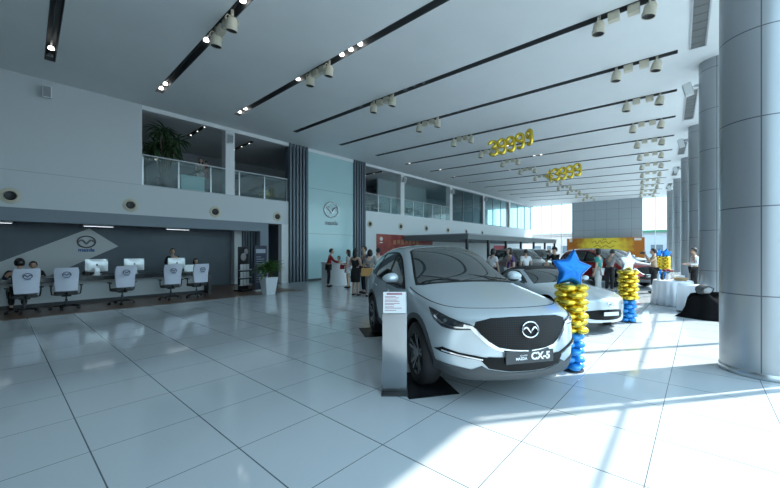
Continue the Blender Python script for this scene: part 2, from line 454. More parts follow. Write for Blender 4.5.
        P('lamp_light_strip', bvh, strip([(1.02,.865),(1.16,.815),(1.32,.79),(1.42,.795)], .014), HL, LAMPC, lamp, .017, .01, .018, mirror=mir)
        for lu, lv in ((1.20,.842),(1.315,.825)):
            P('lamp_lens', bvh, [(lu+.026*math.cos(a), lv+.016*math.sin(a)) for a in [2*PI*i/12 for i in range(12)]], HL, LAMPC, lamp, .017, .01, .02, mirror=mir)
        P('rear_lamp', bvh, [(-1.80,.98),(-1.82,1.05),(-2.08,1.05),(-2.12,.95),(-2.0,.93)], SIDE, PAINTR, root, .006, mirror=mir)
        # fog slit with a bright blade
        P('fog_lamp_slit', bvh, [(-.845,.545),(-.80,.58),(-.66,.535),(-.40,.50),(-.38,.465),(-.62,.49),(-.80,.525)], FRONT, GRILLE, root, .010, .02, .02, mirror=mir)
        P('fog_lamp_blade', bvh, strip([(-.80,.548),(-.66,.512),(-.45,.482)], .014), FRONT, CHROME, root, .018, .012, .02, mirror=mir)
        # chrome wing under the grille
        P('grille_chrome_wing', bvh, strip([(-.02,.567),(-.19,.576),(-.32,.598),(-.405,.65),(-.49,.73),(-.55,.80),(-.62,.812)], .034), FRONT, CHROME, root, .02, .025, .04, mirror=mir)
        # roof rail
        # make wheels
        for ax in (1.35, -1.35): make_wheel(root, ax, s*.80, s)
    gp = [(0,.58),(-.2,.59),(-.335,.615),(-.42,.665),(-.50,.735),(-.565,.81),(-.55,.855),(-.40,.893),(-.2,.905),(0,.908)]
    gp = [(y*.94, z) for y, z in gp]; gp = gp + [(-y, z) for y, z in reversed(gp[1:-1])]
    P('grille', bvh, gp, FRONT, GRILLE_MESH, root, .006, .012, .05)
    emblem('badge', .185, CHROME, root, face_frame((2.285,0,.785), (0,1,0), (-.12,0,1)), .025)
    P('lower_intake', bvh, [(-.47,.475),(-.40,.40),(-.2,.375),(.2,.375),(.40,.40),(.47,.475),(.40,.51),(-.40,.51)], FRONT, GRILLE, root, .016, .02, .03)
    P('bumper_cladding', bvh, [(-.80,.30),(-.62,.262),(0,.258),(.62,.262),(.80,.30),(.835,.42),(.70,.40),(.55,.375),(.46,.42),(.40,.385),(.2,.36),(-.2,.36),(-.40,.385),(-.46,.42),(-.55,.375),(-.70,.40),(-.835,.42)], FRONT, CLAD, root, .014, .03, .03)
    P('bonnet_gap', bvh, strip(curve2([(.80,-.80),(1.2,-.795),(1.6,-.745),(1.86,-.62),(2.02,-.35),(2.08,0),(2.02,.35),(1.86,.62),(1.6,.745),(1.2,.795),(.80,.80)],4), .010), TOP, LINER, root, .0012, .004, .1)
    for s in (-1, 1):
        w = MB(); w.tube([(.98, s*.35+.2, 1.165), (.86, s*.35-.05, 1.20), (.78, s*.35-.3, 1.23)], .009, 6); w.build('wiper', BLACK, root)
    if plate:
        pm = MB(); pm.box(-.012,.012,-.27,.27,-.06,.06); pl = pm.build('number_plate', PLATE, root, bevel=.004); pl.location = (2.275, 0, .515)
        text('plate_lettering', 'CX-5', .098, PLATETXT, pl, face_frame((.0135,.12,.004),(0,1,0),(0,0,1)) , .001, bold=.004)
        text('plate_lettering', 'MAZDA', .036, PLATETXT, pl, face_frame((.0135,-.10,-.012),(0,1,0),(0,0,1)), .001, bold=.001)
        text('plate_lettering', 'ALL-NEW', .02, PLATETXT, pl, face_frame((.0135,-.075,.018),(0,1,0),(0,0,1)), .001)
    return root

GRILLE_MESH = mat('grille_mesh_black', (.012,.013,.015), .5, spec=.25)
def _gm():
    m = GRILLE_MESH
    tc = N(m,'ShaderNodeTexCoord'); mp = N(m,'ShaderNodeMapping'); mp.inputs['Rotation'].default_value = (R(45),0,0); mp.inputs['Scale'].default_value = (1,62,62)
    L(m, tc.outputs['Object'], mp.inputs[0])
    ck = N(m,'ShaderNodeTexChecker'); ck.inputs['Scale'].default_value = 1.0
    ck.inputs['Color1'].default_value = (.004,.004,.005,1); ck.inputs['Color2'].default_value = (.013,.014,.016,1)
    L(m, mp.outputs[0], ck.inputs['Vector']); L(m, ck.outputs[0], bsdf(m).inputs['Base Color'])
_gm()

def make_roadster(name, label, cat, paint, top=SOFTTOP):
    root = thing(name, label, cat)
    st = [
     (1.62,.30,[(0,.20),(.42,.20),(.58,.21),(.68,.30),(.72,.42),(.71,.52),(.64,.61),(.55,.645),(.43,.665),(.30,.68),(.15,.688),(0,.69)]),
     (1.42,.20,[(0,.17),(.52,.17),(.70,.18),(.79,.32),(.82,.48),(.81,.62),(.74,.715),(.64,.735),(.49,.735),(.34,.74),(.18,.75),(0,.752)]),
     (1.10,.10,[(0,.15),(.62,.15),(.78,.17),(.84,.33),(.86,.5),(.85,.66),(.78,.775),(.68,.79),(.52,.775),(.36,.785),(.18,.795),(0,.80)]),
     (.75,.10,[(0,.14),(.64,.14),(.79,.16),(.83,.33),(.85,.5),(.84,.68),(.775,.795),(.68,.82),(.52,.825),(.36,.835),(.18,.842),(0,.845)]),
     (.45,.16,[(0,.14),(.64,.14),(.79,.16),(.82,.33),(.84,.5),(.83,.69),(.78,.81),(.73,.85),(.64,.88),(.45,.895),(.22,.90),(0,.903)]),
     (.12,.14,[(0,.14),(.64,.14),(.79,.16),(.82,.34),(.84,.52),(.83,.71),(.78,.825),(.72,.93),(.60,1.07),(.45,1.10),(.22,1.12),(0,1.125)]),
     (-.20,.06,[(0,.14),(.64,.14),(.79,.16),(.82,.34),(.845,.52),(.835,.72),(.78,.835),(.70,.98),(.57,1.17),(.42,1.215),(.22,1.232),(0,1.236)]),
     (-.65,.0,[(0,.14),(.64,.14),(.79,.16),(.83,.35),(.855,.54),(.845,.74),(.785,.845),(.69,.97),(.55,1.15),(.42,1.20),(.22,1.22),(0,1.225)]),
     (-1.05,-.03,[(0,.15),(.63,.15),(.79,.17),(.845,.36),(.865,.55),(.85,.74),(.79,.85),(.66,.91),(.5,1.00),(.36,1.03),(.2,1.045),(0,1.05)]),
     (-1.35,-.06,[(0,.18),(.58,.18),(.75,.20),(.83,.38),(.85,.56),(.835,.73),(.77,.835),(.65,.865),(.5,.875),(.36,.88),(.2,.884),(0,.886)]),
     (-1.75,-.12,[(0,.25),(.48,.25),(.62,.27),(.72,.40),(.745,.55),(.73,.69),(.66,.765),(.56,.79),(.43,.80),(.3,.806),(.15,.81),(0,.81)]),
    ]
    body, bvh = loft_body('body', st, (.82,.44,.04,.28), (.8,.55,-.04,-.12), paint, root, (1.155,-1.155), .345, .86, 2)
    P = patch
    wd = Vector((-.5,0,-.86)); wv = Vector((-.86,0,.5)); O = Vector((.62,0,.90))
    WS = (O, (0,1,0), wv, wd)
    P('windscreen', bvh, [(-.66,.04),(-.4,-.01),(0,-.03),(.4,-.01),(.66,.04),(.53,.68),(.3,.71),(-.3,.71),(-.53,.68)], WS, WSGLASS, root, .006)
    P('soft_top', bvh, [(.02,-.46),(.05,-.3),(.06,.3),(.02,.46),(-.4,.55),(-.9,.52),(-1.12,.36),(-1.16,0),(-1.12,-.36),(-.9,-.52),(-.4,-.55)], TOP, top, root, .012, .02)
    for mir in (False, True):
        s = 1 if mir else -1
        P('side_window', bvh, curve2([(.40,.875),(.15,1.01),(-.1,1.11),(-.3,1.13)],4)+[(-.62,1.10),(-.70,.875),(-.3,.86)], SIDE, CARGLASS, root, .006, mirror=mir)
        P('soft_top_side', bvh, [(-.36,1.165),(-.64,1.125),(-.74,.87),(-1.1,.88),(-1.06,.96),(-.9,1.08),(-.66,1.16)], SIDE, top, root, .008, .02, mirror=mir)
        P('door_gap', bvh, strip([(.50,.30),(.52,.55),(.48,.80)], .008), SIDE, LINER, root, .001, .004, mirror=mir)
        P('door_gap', bvh, strip([(-.62,.32),(-.60,.6),(-.66,.83)], .008), SIDE, LINER, root, .001, .004, mirror=mir)
        mm = MB(); mm.ball((.34, s*.93, .955), .07, .095, .062, 14, 8, lambda q, p: Vector((q.x*(1 if q.x > 0 else .5), q.y, q.z)))
        mo = mm.build('door_mirror', paint, root, smooth=True)
        k = MB(); k.tube([(.34, s*.76, .87), (.34, s*.88, .91)], .028, 8, flat=.6); k.build('mirror_arm', BLACK, mo, smooth=True)
        P('headlamp', bvh, [(-.50,.545),(-.53,.575),(-.64,.60),(-.735,.60),(-.74,.575),(-.66,.55)][::-1], FRONT, LAMPG, root, .006, .015, .03, mirror=mir)
        P('fog_lamp_slit', bvh, [(-.62,.30),(-.69,.345),(-.66,.385),(-.60,.33)][::-1], FRONT, GRILLE, root, .005, .01, .03, mirror=mir)
        for ax in (1.155, -1.155): make_wheel(root, ax, s*.735, s, r=.31, w=.205, rim=.22)
    gp = [(0,.275),(-.25,.28),(-.40,.305),(-.46,.37),(-.41,.445),(-.2,.475),(0,.48)]
    P('grille', bvh, gp+[(-y,z) for y,z in reversed(gp[1:-1])], FRONT, GRILLE, root, .008, .015, .04)
    emblem('badge', .12, CHROME, root, face_frame((1.962,0,.585),(0,1,0),(-.45,0,1)), .015)
    pm = MB(); pm.box(-.008,.008,-.17,.17,-.035,.035); pl = pm.build('number_plate', ALU, root, bevel=.003); pl.location = (1.975,0,.405)
    return root
# ------------------------------------------------------------------ people
SKIN = mat('skin', (.52,.33,.24), .55)
HAIR = mat('black_hair', (.012,.010,.010), .45)
EYE = mat('eye_dark', (.02,.015,.012), .3)
LIP = mat('lips', (.40,.14,.12), .5)
SHOE = mat('black_shoe', (.015,.014,.014), .4)
def fabric(name, c): return mat('fabric_'+name, c, .85)
F = {'red': fabric('red', (.33,.02,.025)), 'white': fabric('white', (.72,.73,.75)), 'black': fabric('black', (.012,.012,.014)), 'navy': fabric('navy', (.018,.022,.04)),
     'grey': fabric('grey', (.20,.20,.20)), 'greylight': fabric('light_grey', (.42,.43,.44)), 'tan': fabric('tan', (.50,.38,.25)), 'teal': fabric('teal', (.03,.26,.24)), 'purple': fabric('purple', (.08,.04,.15)), 'denim': fabric('denim', (.06,.09,.16)), 'pink': fabric('pink', (.62,.42,.42)), 'check': fabric('pale_grey', (.45,.46,.46))}

def skin_mesh(V, E, Rd, root=0, lv=1):
    me = bpy.data.meshes.new('skeleton'); me.from_pydata([tuple(v) for v in V], E, [])
    o = bpy.data.objects.new('skeleton', me); COL.objects.link(o)
    sk = o.modifiers.new('k', 'SKIN'); sk.use_smooth_shade = True; sk.branch_smoothing = .3
    for i, d in enumerate(me.skin_vertices[0].data):
        r = Rd[i]; d.radius = (r, r) if not isinstance(r, tuple) else r; d.use_root = (i == root)
    sb = o.modifiers.new('b', 'SUBSURF'); sb.levels = lv; sb.render_levels = lv
    out = dgmesh(o); bpy.data.objects.remove(o); bpy.data.meshes.remove(me)
    return out
ARMS = {  # elbow, wrist, hand-centre for one side (x forward, y outward, z) at H 1.70
 'down': ((-.02,.235,1.11),(.05,.25,.86),(.07,.25,.78)),
 'bent': ((.00,.24,1.12),(.22,.17,1.10),(.30,.14,1.11)),
 'front': ((.10,.24,1.15),(.32,.20,1.12),(.40,.19,1.12)),
 'camera': ((.14,.25,1.22),(.27,.10,1.48),(.29,.06,1.56)),
 'hip': ((-.06,.33,1.14),(.06,.20,1.0),(.10,.15,.98)),
 'carry': ((.03,.25,1.13),(.24,.12,1.12),(.27,.04,1.13)),
 'type': ((.08,.25,1.24),(.27,.20,1.26),(.35,.18,1.27)),
 'reach': ((.20,.23,1.20),(.42,.22,1.16),(.50,.21,1.15)),
}
_n = [0]
def person(name, label, loc, face, H=1.66, top='white', bottom='navy', style='trousers', sleeve='long', hair='short', arms=('down','down'), pose='stand', lean=0.0, turn=0.0, group=None, bag=None):
    """one figure facing +x, feet at z=0; body one skinned surface, hair and clothes its children"""
    k = H/1.70
    root = thing(name, label, 'person', loc, face, group)
    sit = pose == 'sit'
    def up(p):   # lean the trunk about the hip line
        x, y, z = p; a = lean
        dx, dz = x, z-.93
        q = Vector((dx*math.cos(a)+dz*math.sin(a), y, .93 - dx*math.sin(a)+dz*math.cos(a)))
        if sit: q.z -= .42
        return q*k
    def lo(p): return Vector(p)*k
    J = {}
    J['pelvis'] = up((0,0,.94)); J['waist'] = up((.005,0,1.08)); J['chest'] = up((0,0,1.27)); J['neck'] = up((-.005,0,1.43)); J['skull'] = up((.012,0,1.53))
    for s, a in ((-1, arms[0]), (1, arms[1])):
        e, w, h = ARMS[a]
        J['sh', s] = up((-.005, s*.165, 1.385)); J['el', s] = up((e[0], s*e[1], e[2])); J['wr', s] = up((w[0], s*w[1], w[2])); J['ha', s] = up((h[0], s*h[1], h[2]))
        st = {'stand': 0, 'walk': s*.16, 'wide': 0, 'sit': 0}[pose]; wd = .05 if pose == 'wide' else 0
        if sit:
            J['hip', s] = lo((0, s*.09, .50)); J['kn', s] = lo((.43, s*.11, .50)); J['an', s] = lo((.40, s*.11, .09)); J['to', s] = lo((.53, s*.12, .04))
        else:
            J['hip', s] = lo((0, s*.088, .90)); J['kn', s] = lo((.02+st*.55, s*(.095+wd*.5), .49)); J['an', s] = lo((-.02+st, s*(.10+wd), .085)); J['to', s] = lo((.12+st, s*(.12+wd), .035))
    names = ['pelvis','waist','chest','neck','skull']; rad = [.125,.105,.115,.052,.058]
    E = [(0,1),(1,2),(2,3),(3,4)]
    for s in (-1, 1):
        b = len(names); names += [('sh',s),('el',s),('wr',s),('ha',s)]; rad += [.062,.042,.028,(.036,.020)]; E += [(2,b),(b,b+1),(b+1,b+2),(b+2,b+3)]
        b = len(names); names += [('hip',s),('kn',s),('an',s),('to',s)]; rad += [.088,.056,.038,.034]; E += [(0,b),(b,b+1),(b+1,b+2),(b+2,b+3)]
    V = [J[n] for n in names]
    rk = [tuple(x*k for x in r) if isinstance(r, tuple) else r*k for r in rad]
    me = skin_mesh(V, E, rk)
    mb = MB(); mb.b.from_mesh(me)
    # head with face
    hc = up((.02,0,1.60)); Mh = Matrix.Translation(hc) @ Matrix.Rotation(turn, 4, 'Z') @ Matrix.Rotation(lean*.6, 4, 'Y')
    tmp = MB()
    def jaw(q, p):
        t = max(0, -p.z)
        return Vector((q.x*(1-.18*t)+.012*t, q.y*(1-.34*t*t), q.z))
    tmp.ball((0,0,0), .096*k, .077*k, .116*k, 14, 10, jaw)
    tmp.ball((.098*k,0,-.022*k), .017*k, .013*k, .024*k, 8, 6)
    for s in (-1,1): tmp.ball((-.005*k, s*.078*k, -.012*k), .018*k, .009*k, .03*k, 8, 6)
    tmp.mi = 1
    for s in (-1,1): tmp.ball((.084*k, s*.032*k, .006*k), .008*k, .013*k, .007*k, 8, 6)
    tmp.mi = 2; tmp.ball((.090*k, 0, -.062*k), .007*k, .024*k, .007*k, 8, 6); tmp.mi = 0
    # fingers: four of unequal length and a thumb from the side of the palm
    for s in (-1, 1):
        d = (J['ha',s]-J['wr',s]).normalized(); side = Vector((1,0,0)) if abs(d.z) > .7 else Vector((0,-s,0.35)).normalized()
        side = (side - d*side.dot(d)).normalized(); nrm = d.cross(side)*(s); p0 = J['ha',s]
        for i, ln in enumerate((.062,.07,.066,.052)):
            q = p0 + side*((1.5-i)*.017*k); a = q + d*.035*k; b2 = a + (d*.8+nrm*.45).normalized()*ln*.55*k; c2 = b2 + (d*.45+nrm*.85).normalized()*ln*.5*k
            mb.tube([q, a, b2, c2], [.010*k,.0095*k,.0085*k,.007*k], 6)
        q = p0 - d*.03*k + side*.022*k; mb.tube([q, q+(side*.7+d*.6)*.035*k, q+(side*.75+d*1.5)*.035*k], [.011*k,.010*k,.008*k], 6)
    tm = bpy.data.meshes.new('t'); bmesh.ops.recalc_face_normals(tmp.b, faces=tmp.b.faces); tmp.b.to_mesh(tm); tmp.b.free(); tm.transform(Mh); mb.b.from_mesh(tm); bpy.data.meshes.remove(tm)
    mb.build('body', [SKIN, EYE, LIP], root, smooth=True, sharp=2.5)
    # hair
    hb = MB()
    hb.ball((-.006*k,0,.018*k), .104*k, .086*k, .112*k, 16, 10)
    for v in list(hb.b.verts):
        c = v.co
        if c.x > .045*k and c.z < .062*k or (c.z < -.055*k and hair in ('short','cap')) or (c.x > .02*k and c.z < .0): hb.b.verts.remove(v)
    if hair == 'long': hb.ball((-.055*k,0,-.08*k), .055*k, .085*k, .17*k, 12, 8)
    if hair == 'bun': hb.ball((-.11*k,0,.04*k), .045*k, .05*k, .045*k, 10, 8)
    if hair == 'bob': hb.ball((-.03*k,0,-.02*k), .085*k, .095*k, .10*k, 12, 8)
    o = hb.build('hair', HAIR, root, smooth=True); o.data.transform(Mh)
    md = o.modifiers.new('t', 'SOLIDIFY'); md.thickness = .012*k; md.offset = 1
    if hair == 'cap':
        cb = MB(); cb.lathe([(.11*k,.03*k),(.108*k,.07*k),(.085*k,.12*k),(.03*k,.14*k),(.0001,.142*k)], 18); cb.prism([(.08*k,-.07*k),(.19*k,-.05*k),(.20*k,0),(.19*k,.05*k),(.08*k,.07*k)], .028*k, .036*k, 'z')
        o = cb.build('cap', F['black'], root, smooth=True); o.data.transform(Mh)
    # top: trunk and sleeves
    def garment(nm, keys, edges, rads, m):
        return link(nm, skin_mesh([J[q] if q in J else q for q in keys], edges, [tuple(a*k for a in r) if isinstance(r, tuple) else r*k for r in rads]), m, root)
    K = ['pelvis','waist','chest','ny']; J['ny'] = up((-.003,0,1.405)); Rr = [.138,.122,.135,.072]; Ee = [(0,1),(1,2),(2,3)]
    for s in (-1, 1):
        b = len(K)
        K.append(('sh',s)); Rr.append(.077); Ee.append((2,b))
        if sleeve == 'long':
            J['cu',s] = J['el',s].lerp(J['wr',s], .93); K += [('el',s),('cu',s)]; Rr += [.056,.040]; Ee += [(b,b+1),(b+1,b+2)]
        elif sleeve == 'short':
            J['cu',s] = J['sh',s].lerp(J['el',s], .72); K += [('cu',s)]; Rr += [.062]; Ee += [(b,b+1)]
    nm = {'dress': 'dress'}.get(style, 'shirt')
    garment(nm, K, Ee, Rr, F[top])
    if style in ('trousers','shorts'):
        K = ['pelvis']; Rr = [.142]; Ee = []
        for s in (-1, 1):
            b = len(K); J['hm',s] = J['kn',s].lerp(J['an',s], .95) if style == 'trousers' else J['hip',s].lerp(J['kn',s], .62)
            K += [('hip',s)] + ([('kn',s)] if style == 'trousers' else []) + [('hm',s)]; Rr += [.108] + ([.078] if style == 'trousers' else []) + [.062 if style == 'trousers' else .10]
            Ee += [(0,b),(b,b+1)] + ([(b+1,b+2)] if style == 'trousers' else [])
        garment(style, K, Ee, Rr, F[bottom])
    else:
        sb = MB(); z1 = .50 if style == 'dress' else .56
        sb.lathe([(.125*k,1.03*k),(.155*k,.94*k),(.168*k,.84*k),(.165*k,z1*k),(.150*k,z1*k),(.12*k,.98*k)], 22, sy=1.12, sx=.9, ripple=lambda a, z: .02*math.sin(6*a)*(1 if z < .8*k else 0))
        sb.build('skirt', F[bottom], root, smooth=True)
    for s in (-1, 1):
        sb = MB(); a, t = J['an',s], J['to',s]; f = (t-a); f.z = 0; f.normalize()
        sb.ball((a.x+f.x*.07*k, a.y+f.y*.07*k, .042*k), .135*k, .05*k, .045*k, 12, 8, lambda q, p: Vector((q.x, q.y, max(q.z, -.042*k) if q.x > -.05 else max(q.z,-.042*k))))
        sb.build('shoe', SHOE, root, smooth=True)
    if bag:
        hp = J['ha', bag[1]]; bb = MB(); w, h = bag[2]
        bb.box(hp.x-w/2, hp.x+w/2, hp.y-.045, hp.y+.045, hp.z-h-.06, hp.z-.06)
        ba = bb.build('handbag', bag[0], None, bevel=.015)
        tag(ba, bag[3], 'bag')
        ba.matrix_world = Matrix.Translation(loc) @ Matrix.Rotation(face, 4, 'Z')
        hb = MB(); hb.tube([(hp.x-w*.3, hp.y, hp.z-.07),(hp.x-w*.2, hp.y, hp.z+.0),(hp.x, hp.y, hp.z+.025),(hp.x+w*.2, hp.y, hp.z+.0),(hp.x+w*.3, hp.y, hp.z-.07)], .008, 6)
        hb.build('bag_handle', bag[0], ba)
    return root

# ------------------------------------------------------------------ furniture and fittings
def make_chair(label, loc, rz, group):
    """swivel chair facing +x, white printed cover on its back"""
    t = thing('office_chair', label, 'chair', loc, rz, group)
    b = MB()
    for i in range(5):
        a = 2*PI*i/5+.3; c, s = math.cos(a), math.sin(a)
        b.tube([(c*.03,s*.03,.115),(c*.17,s*.17,.105),(c*.31,s*.31,.085)], [.03,.024,.017], 8, flat=.7)
    b.lathe([(.0001,.08),(.045,.08),(.04,.14),(.0001,.14)], 14)
    base = b.build('star_base', BLACK, t, smooth=True)
    for i in range(5):
        a = 2*PI*i/5+.3; c = MB()
        for d in (-.017, .017): c.lathe([(.0001,d-.009),(.034,d-.009),(.036,d),(.034,d+.009),(.0001,d+.009)], 14, (0,0,.037), 'y')
        c.tube([(0,0,.04),(0,0,.09)], .010, 6)
        o = c.build('caster', BLACK, base, smooth=True); o.location = (.31*math.cos(a), .31*math.sin(a), 0); o.rotation_euler.z = a+.6
    g = MB(); g.lathe([(.028,.12),(.028,.28),(.018,.28),(.018,.40),(.0001,.40)], 14); g.build('gas_column', DARK, t, smooth=True)
    s_ = MB(); s_.prism([(-.22,-.22),(-.24,0),(-.22,.22),(.18,.25),(.26,.2),(.28,0),(.26,-.2),(.18,-.25)], .40, .475, 'z'); s_.build('seat', DARK, t, smooth=True, bevel=.03, seg=3, sharp=1.2)
    m = MB(); m.box(-.1,.14,-.1,.1,.355,.40); m.tube([(-.1,0,.38),(-.27,0,.40),(-.31,0,.52),(-.30,0,.62)], [.03,.03,.028,.02], 8, flat=.6); m.build('tilt_mechanism', BLACK, t, bevel=.008)
    for sd in (-1, 1):
        a = MB(); a.tube([(.02,sd*.2,.40),(.0,sd*.29,.42),(-.02,sd*.305,.55),(-.02,sd*.305,.64)], .018, 8); a.box(-.14,.12,sd*.305-.035,sd*.305+.035,.64,.67); a.build('armrest', BLACK, t, bevel=.008)
    # back: a gently curved slab
    def slab(x_in, x_out, z0, z1, w0, w1):
        q = MB(); n, k = 9, 8; gr = []
        for side in (0, 1):
            rows = []
            for i in range(k+1):
                v = i/k; z = z0+(z1-z0)*v; w = w0+(w1-w0)*min(1, v*1.4); w *= (1-.10*max(0, v-.85)/.15)
                lum = -.30 - .05*math.sin(v*PI)*-1 - .06*v
                rows.append([q.b.verts.new((lum - .05*(1-(2*j/n-1)**2)*1 + (x_in if side else x_out), (2*j/n-1)*w, z)) for j in range(n+1)])
            gr.append(rows)
        for side in (0, 1):
            for i in range(k):
                for j in range(n): q._f([gr[side][i][j], gr[side][i][j+1], gr[side][i+1][j+1], gr[side][i+1][j]])
        for i in range(k):
            for j in (0, n): q._f([gr[0][i][j], gr[0][i+1][j], gr[1][i+1][j], gr[1][i][j]])
        for j in range(n):
            for i in (0, k): q._f([gr[0][i][j], gr[0][i][j+1], gr[1][i][j+1], gr[1][i][j]])
        return q
    bk = slab(.02, -.02, .50, 1.13, .205, .23).build('backrest', DARK, t, smooth=True)
    cv = slab(.032, -.032, .53, 1.155, .22, .25).build('back_cover', CHAIRW, bk, smooth=True)
    M = face_frame((-.427, 0, .97), (0,-1,0), (0.06,0,1))
    emblem('printed_emblem', .17, INK, cv, M, .008)
    text('printed_lettering', 'mazda', .05, LOGOBLUE, cv, face_frame((-.426,0,.885),(0,-1,0),(.06,0,1)), .004)
    return t
def make_monitor(label, loc, rz):
    """all-in-one computer, screen facing +x, aluminium back with a small fruit-shaped dark mark"""
    t = thing('desktop_computer', label, 'computer', loc, rz)
    b = MB(); n, k = 8, 6; gr = []
    b.box(-.012,.004,-.325,.325,.14,.66)
    for i in range(k+1):
        v = 2*i/k-1; gr.append([b.b.verts.new((-.012 - .04*(1-(2*j/n-1)**2)*(1-v*v), (2*j/n-1)*.32, .40+v*.255)) for j in range(n+1)])
    for i in range(k):
        for j in range(n): b._f([gr[i][j], gr[i][j+1], gr[i+1][j+1], gr[i+1][j]])
    b.build('casing', ALUW, t, bevel=0)
    s = MB(); s.box(.004,.007,-.31,.31,.225,.645); s.build('screen', BLACK, t)
    f = MB(); f.prism([(-.09,-.11),(-.09,.11),(.12,.11),(.12,-.11)], 0, .012, 'z'); f.tube([(-.075,0,.01),(-.085,0,.15),(-.06,0,.30)], [.085,.08,.07], 8, flat=.12, up=(1,0,0)); f.build('stand', ALUW, t)
    a = MB(); a.ball((-.052,0,.42), .006, .032, .036, 12, 8); a.tube([(-.052,.0,.455),(-.052,-.014,.478)], [.005,.010], 6, flat=.5); a.build('mark', BLACK, t, smooth=True)
    return t
ALUW = mat('aluminium_pale', (.70,.73,.75), .3, .4)

def leaf_blade(b, base, dirv, length, width, droop, n=5, up=Vector((0,0,1))):
    d = Vector(dirv).normalized(); side = d.cross(up)
    if side.length < 1e-3: side = Vector((1,0,0))
    side.normalize(); p = Vector(base); prev = None
    for i in range(n+1):
        t = i/n; w = width*math.sin(PI*min(1, .12+t*.88))**.8 if i < n else .002
        fold = up*(w*.35)
        cur = [b.b.verts.new(p - side*w + fold), b.b.verts.new(p), b.b.verts.new(p + side*w + fold)]
        if prev:
            b._f([prev[0], prev[1], cur[1], cur[0]]); b._f([prev[1], prev[2], cur[2], cur[1]])
        prev = cur; d = (d - up*droop/n).normalized(); p = p + d*(length/n)
def make_pot_plant(label, loc):
    t = thing('potted_plant', label, 'plant', loc)
    p = MB(); q = .19; P0, P1 = .17, .26
    v = lambda r, z: [(r,-r,z),(r,r,z),(-r,r,z),(-r,-r,z)]
    rings = [[p.b.verts.new(c) for c in v(r, z)] for r, z in ((.17,0),(.25,.64),(.225,.64),(.215,.55))]
    for a, b in zip(rings, rings[1:]):
        for i in range(4): p._f([a[i], a[(i+1)%4], b[(i+1)%4], b[i]])
    p._f(rings[0][::-1]); p._f(rings[-1])
    p.build('planter', PLANTER, t, bevel=.012)
    s = MB(); s.box(-.21,.21,-.21,.21,.53,.565); s.build('soil', BARK, t)
    st = MB(); fo = MB()
    for i in range(9):
        a = random.uniform(0, 6.28); r = random.uniform(.02,.12); h = random.uniform(.78,1.02)
        tip = Vector((math.cos(a)*r*1.7, math.sin(a)*r*1.7, h)); st.tube([(math.cos(a)*r, math.sin(a)*r, .55), tip], .012, 5)
        for k in range(13):
            b2 = a + k*2.4; el = random.uniform(.3,1.5)
            leaf_blade(fo, tip+Vector((0,0,random.uniform(-.12,.10))), (math.cos(b2), math.sin(b2), el), random.uniform(.40,.62), .040, random.uniform(.7,1.5))
    st.build('stem', BARK, t); fo.build('foliage', LEAF, t, smooth=True)
    return t
PLANTER = mat('planter_white', (.66,.70,.73), .35)
def make_dracaena(label, loc):
    t = thing('indoor_tree', label, 'plant', loc)
    p = MB(); p.lathe([(.22,0),(.30,.50),(.32,.52),(.28,.52),(.27,.45),(.0001,.45)], 24); p.build('planter', DARK, t, smooth=True)
    tr = MB(); fo = MB()
    heads = [(.05,.1,1.6),(-.25,-.3,1.9),(.2,.4,2.1),(-.1,.05,2.45),(.25,-.25,2.3),(-.3,.35,1.75),(0,-.40,1.6),(.1,.15,2.0)]
    for x, y, z in heads:
        tr.tube([(x*.1,y*.1,.45),(x*.5,y*.5,z*.55),(x,y,z)], [.05,.04,.03], 7)
        for k in range(38):
            a = k*2.4+x*9; el = random.uniform(-.3,1.3)
            leaf_blade(fo, (x,y,z+random.uniform(-.12,.12)), (math.cos(a), math.sin(a), el), random.uniform(.5,.75), .036, random.uniform(.9,2.0))
    tr.build('trunk', BARK, t, smooth=True); fo.build('foliage', LEAFD, t, smooth=True)
    return t

_balloon = {}
def balloon_mesh(kind):
    if kind not in _balloon:
        b = MB()
        b.ball((0,0,0), 1, 1, .70, 18, 10, lambda q, p: Vector((q.x*(1+.035*math.cos(9*math.atan2(p.y,p.x))*(1-abs(p.z))), q.y*(1+.035*math.cos(9*math.atan2(p.y,p.x))*(1-abs(p.z))), q.z)))
        o = b.build('balloon', None, None, smooth=True); me = o.data; bpy.data.objects.remove(o); _balloon[kind] = me
    return _balloon[kind]
def star_mesh(Rr):
    b = MB(); pts = []
    for i in range(10):
        a = PI/2 + PI*i/5; r = Rr if i % 2 == 0 else Rr*.58; pts.append((math.cos(a)*r, math.sin(a)*r))
    # puffed star: rings shrink to the middle while the thickness swells
    for sg in (1, -1):
        prev = None
        for s_, h in ((1,0),(.93,.055),(.80,.10),(.55,.15),(.25,.175)):
            ring = []
            for i in range(10):
                (x0,z0),(x1,z1) = pts[i], pts[(i+1)%10]
                for t in (0,.33,.67): 
                    x, z = x0+(x1-x0)*t, z0+(z1-z0)*t; rr = math.hypot(x,z)
                    ring.append(b.b.verts.new((x*s_, sg*h*Rr*1.5*(1.0 if h == 0 else min(1.0,.55+.45*Rr*.6/rr)), z*s_)))
            if prev:
                for j in range(30): b._f([prev[j], prev[(j+1)%30], ring[(j+1)%30], ring[j]])
            prev = ring
        c = b.b.verts.new((0, sg*.18*Rr*1.5, 0))
        for j in range(30): b._f([prev[j], prev[(j+1)%30], c])
    return b
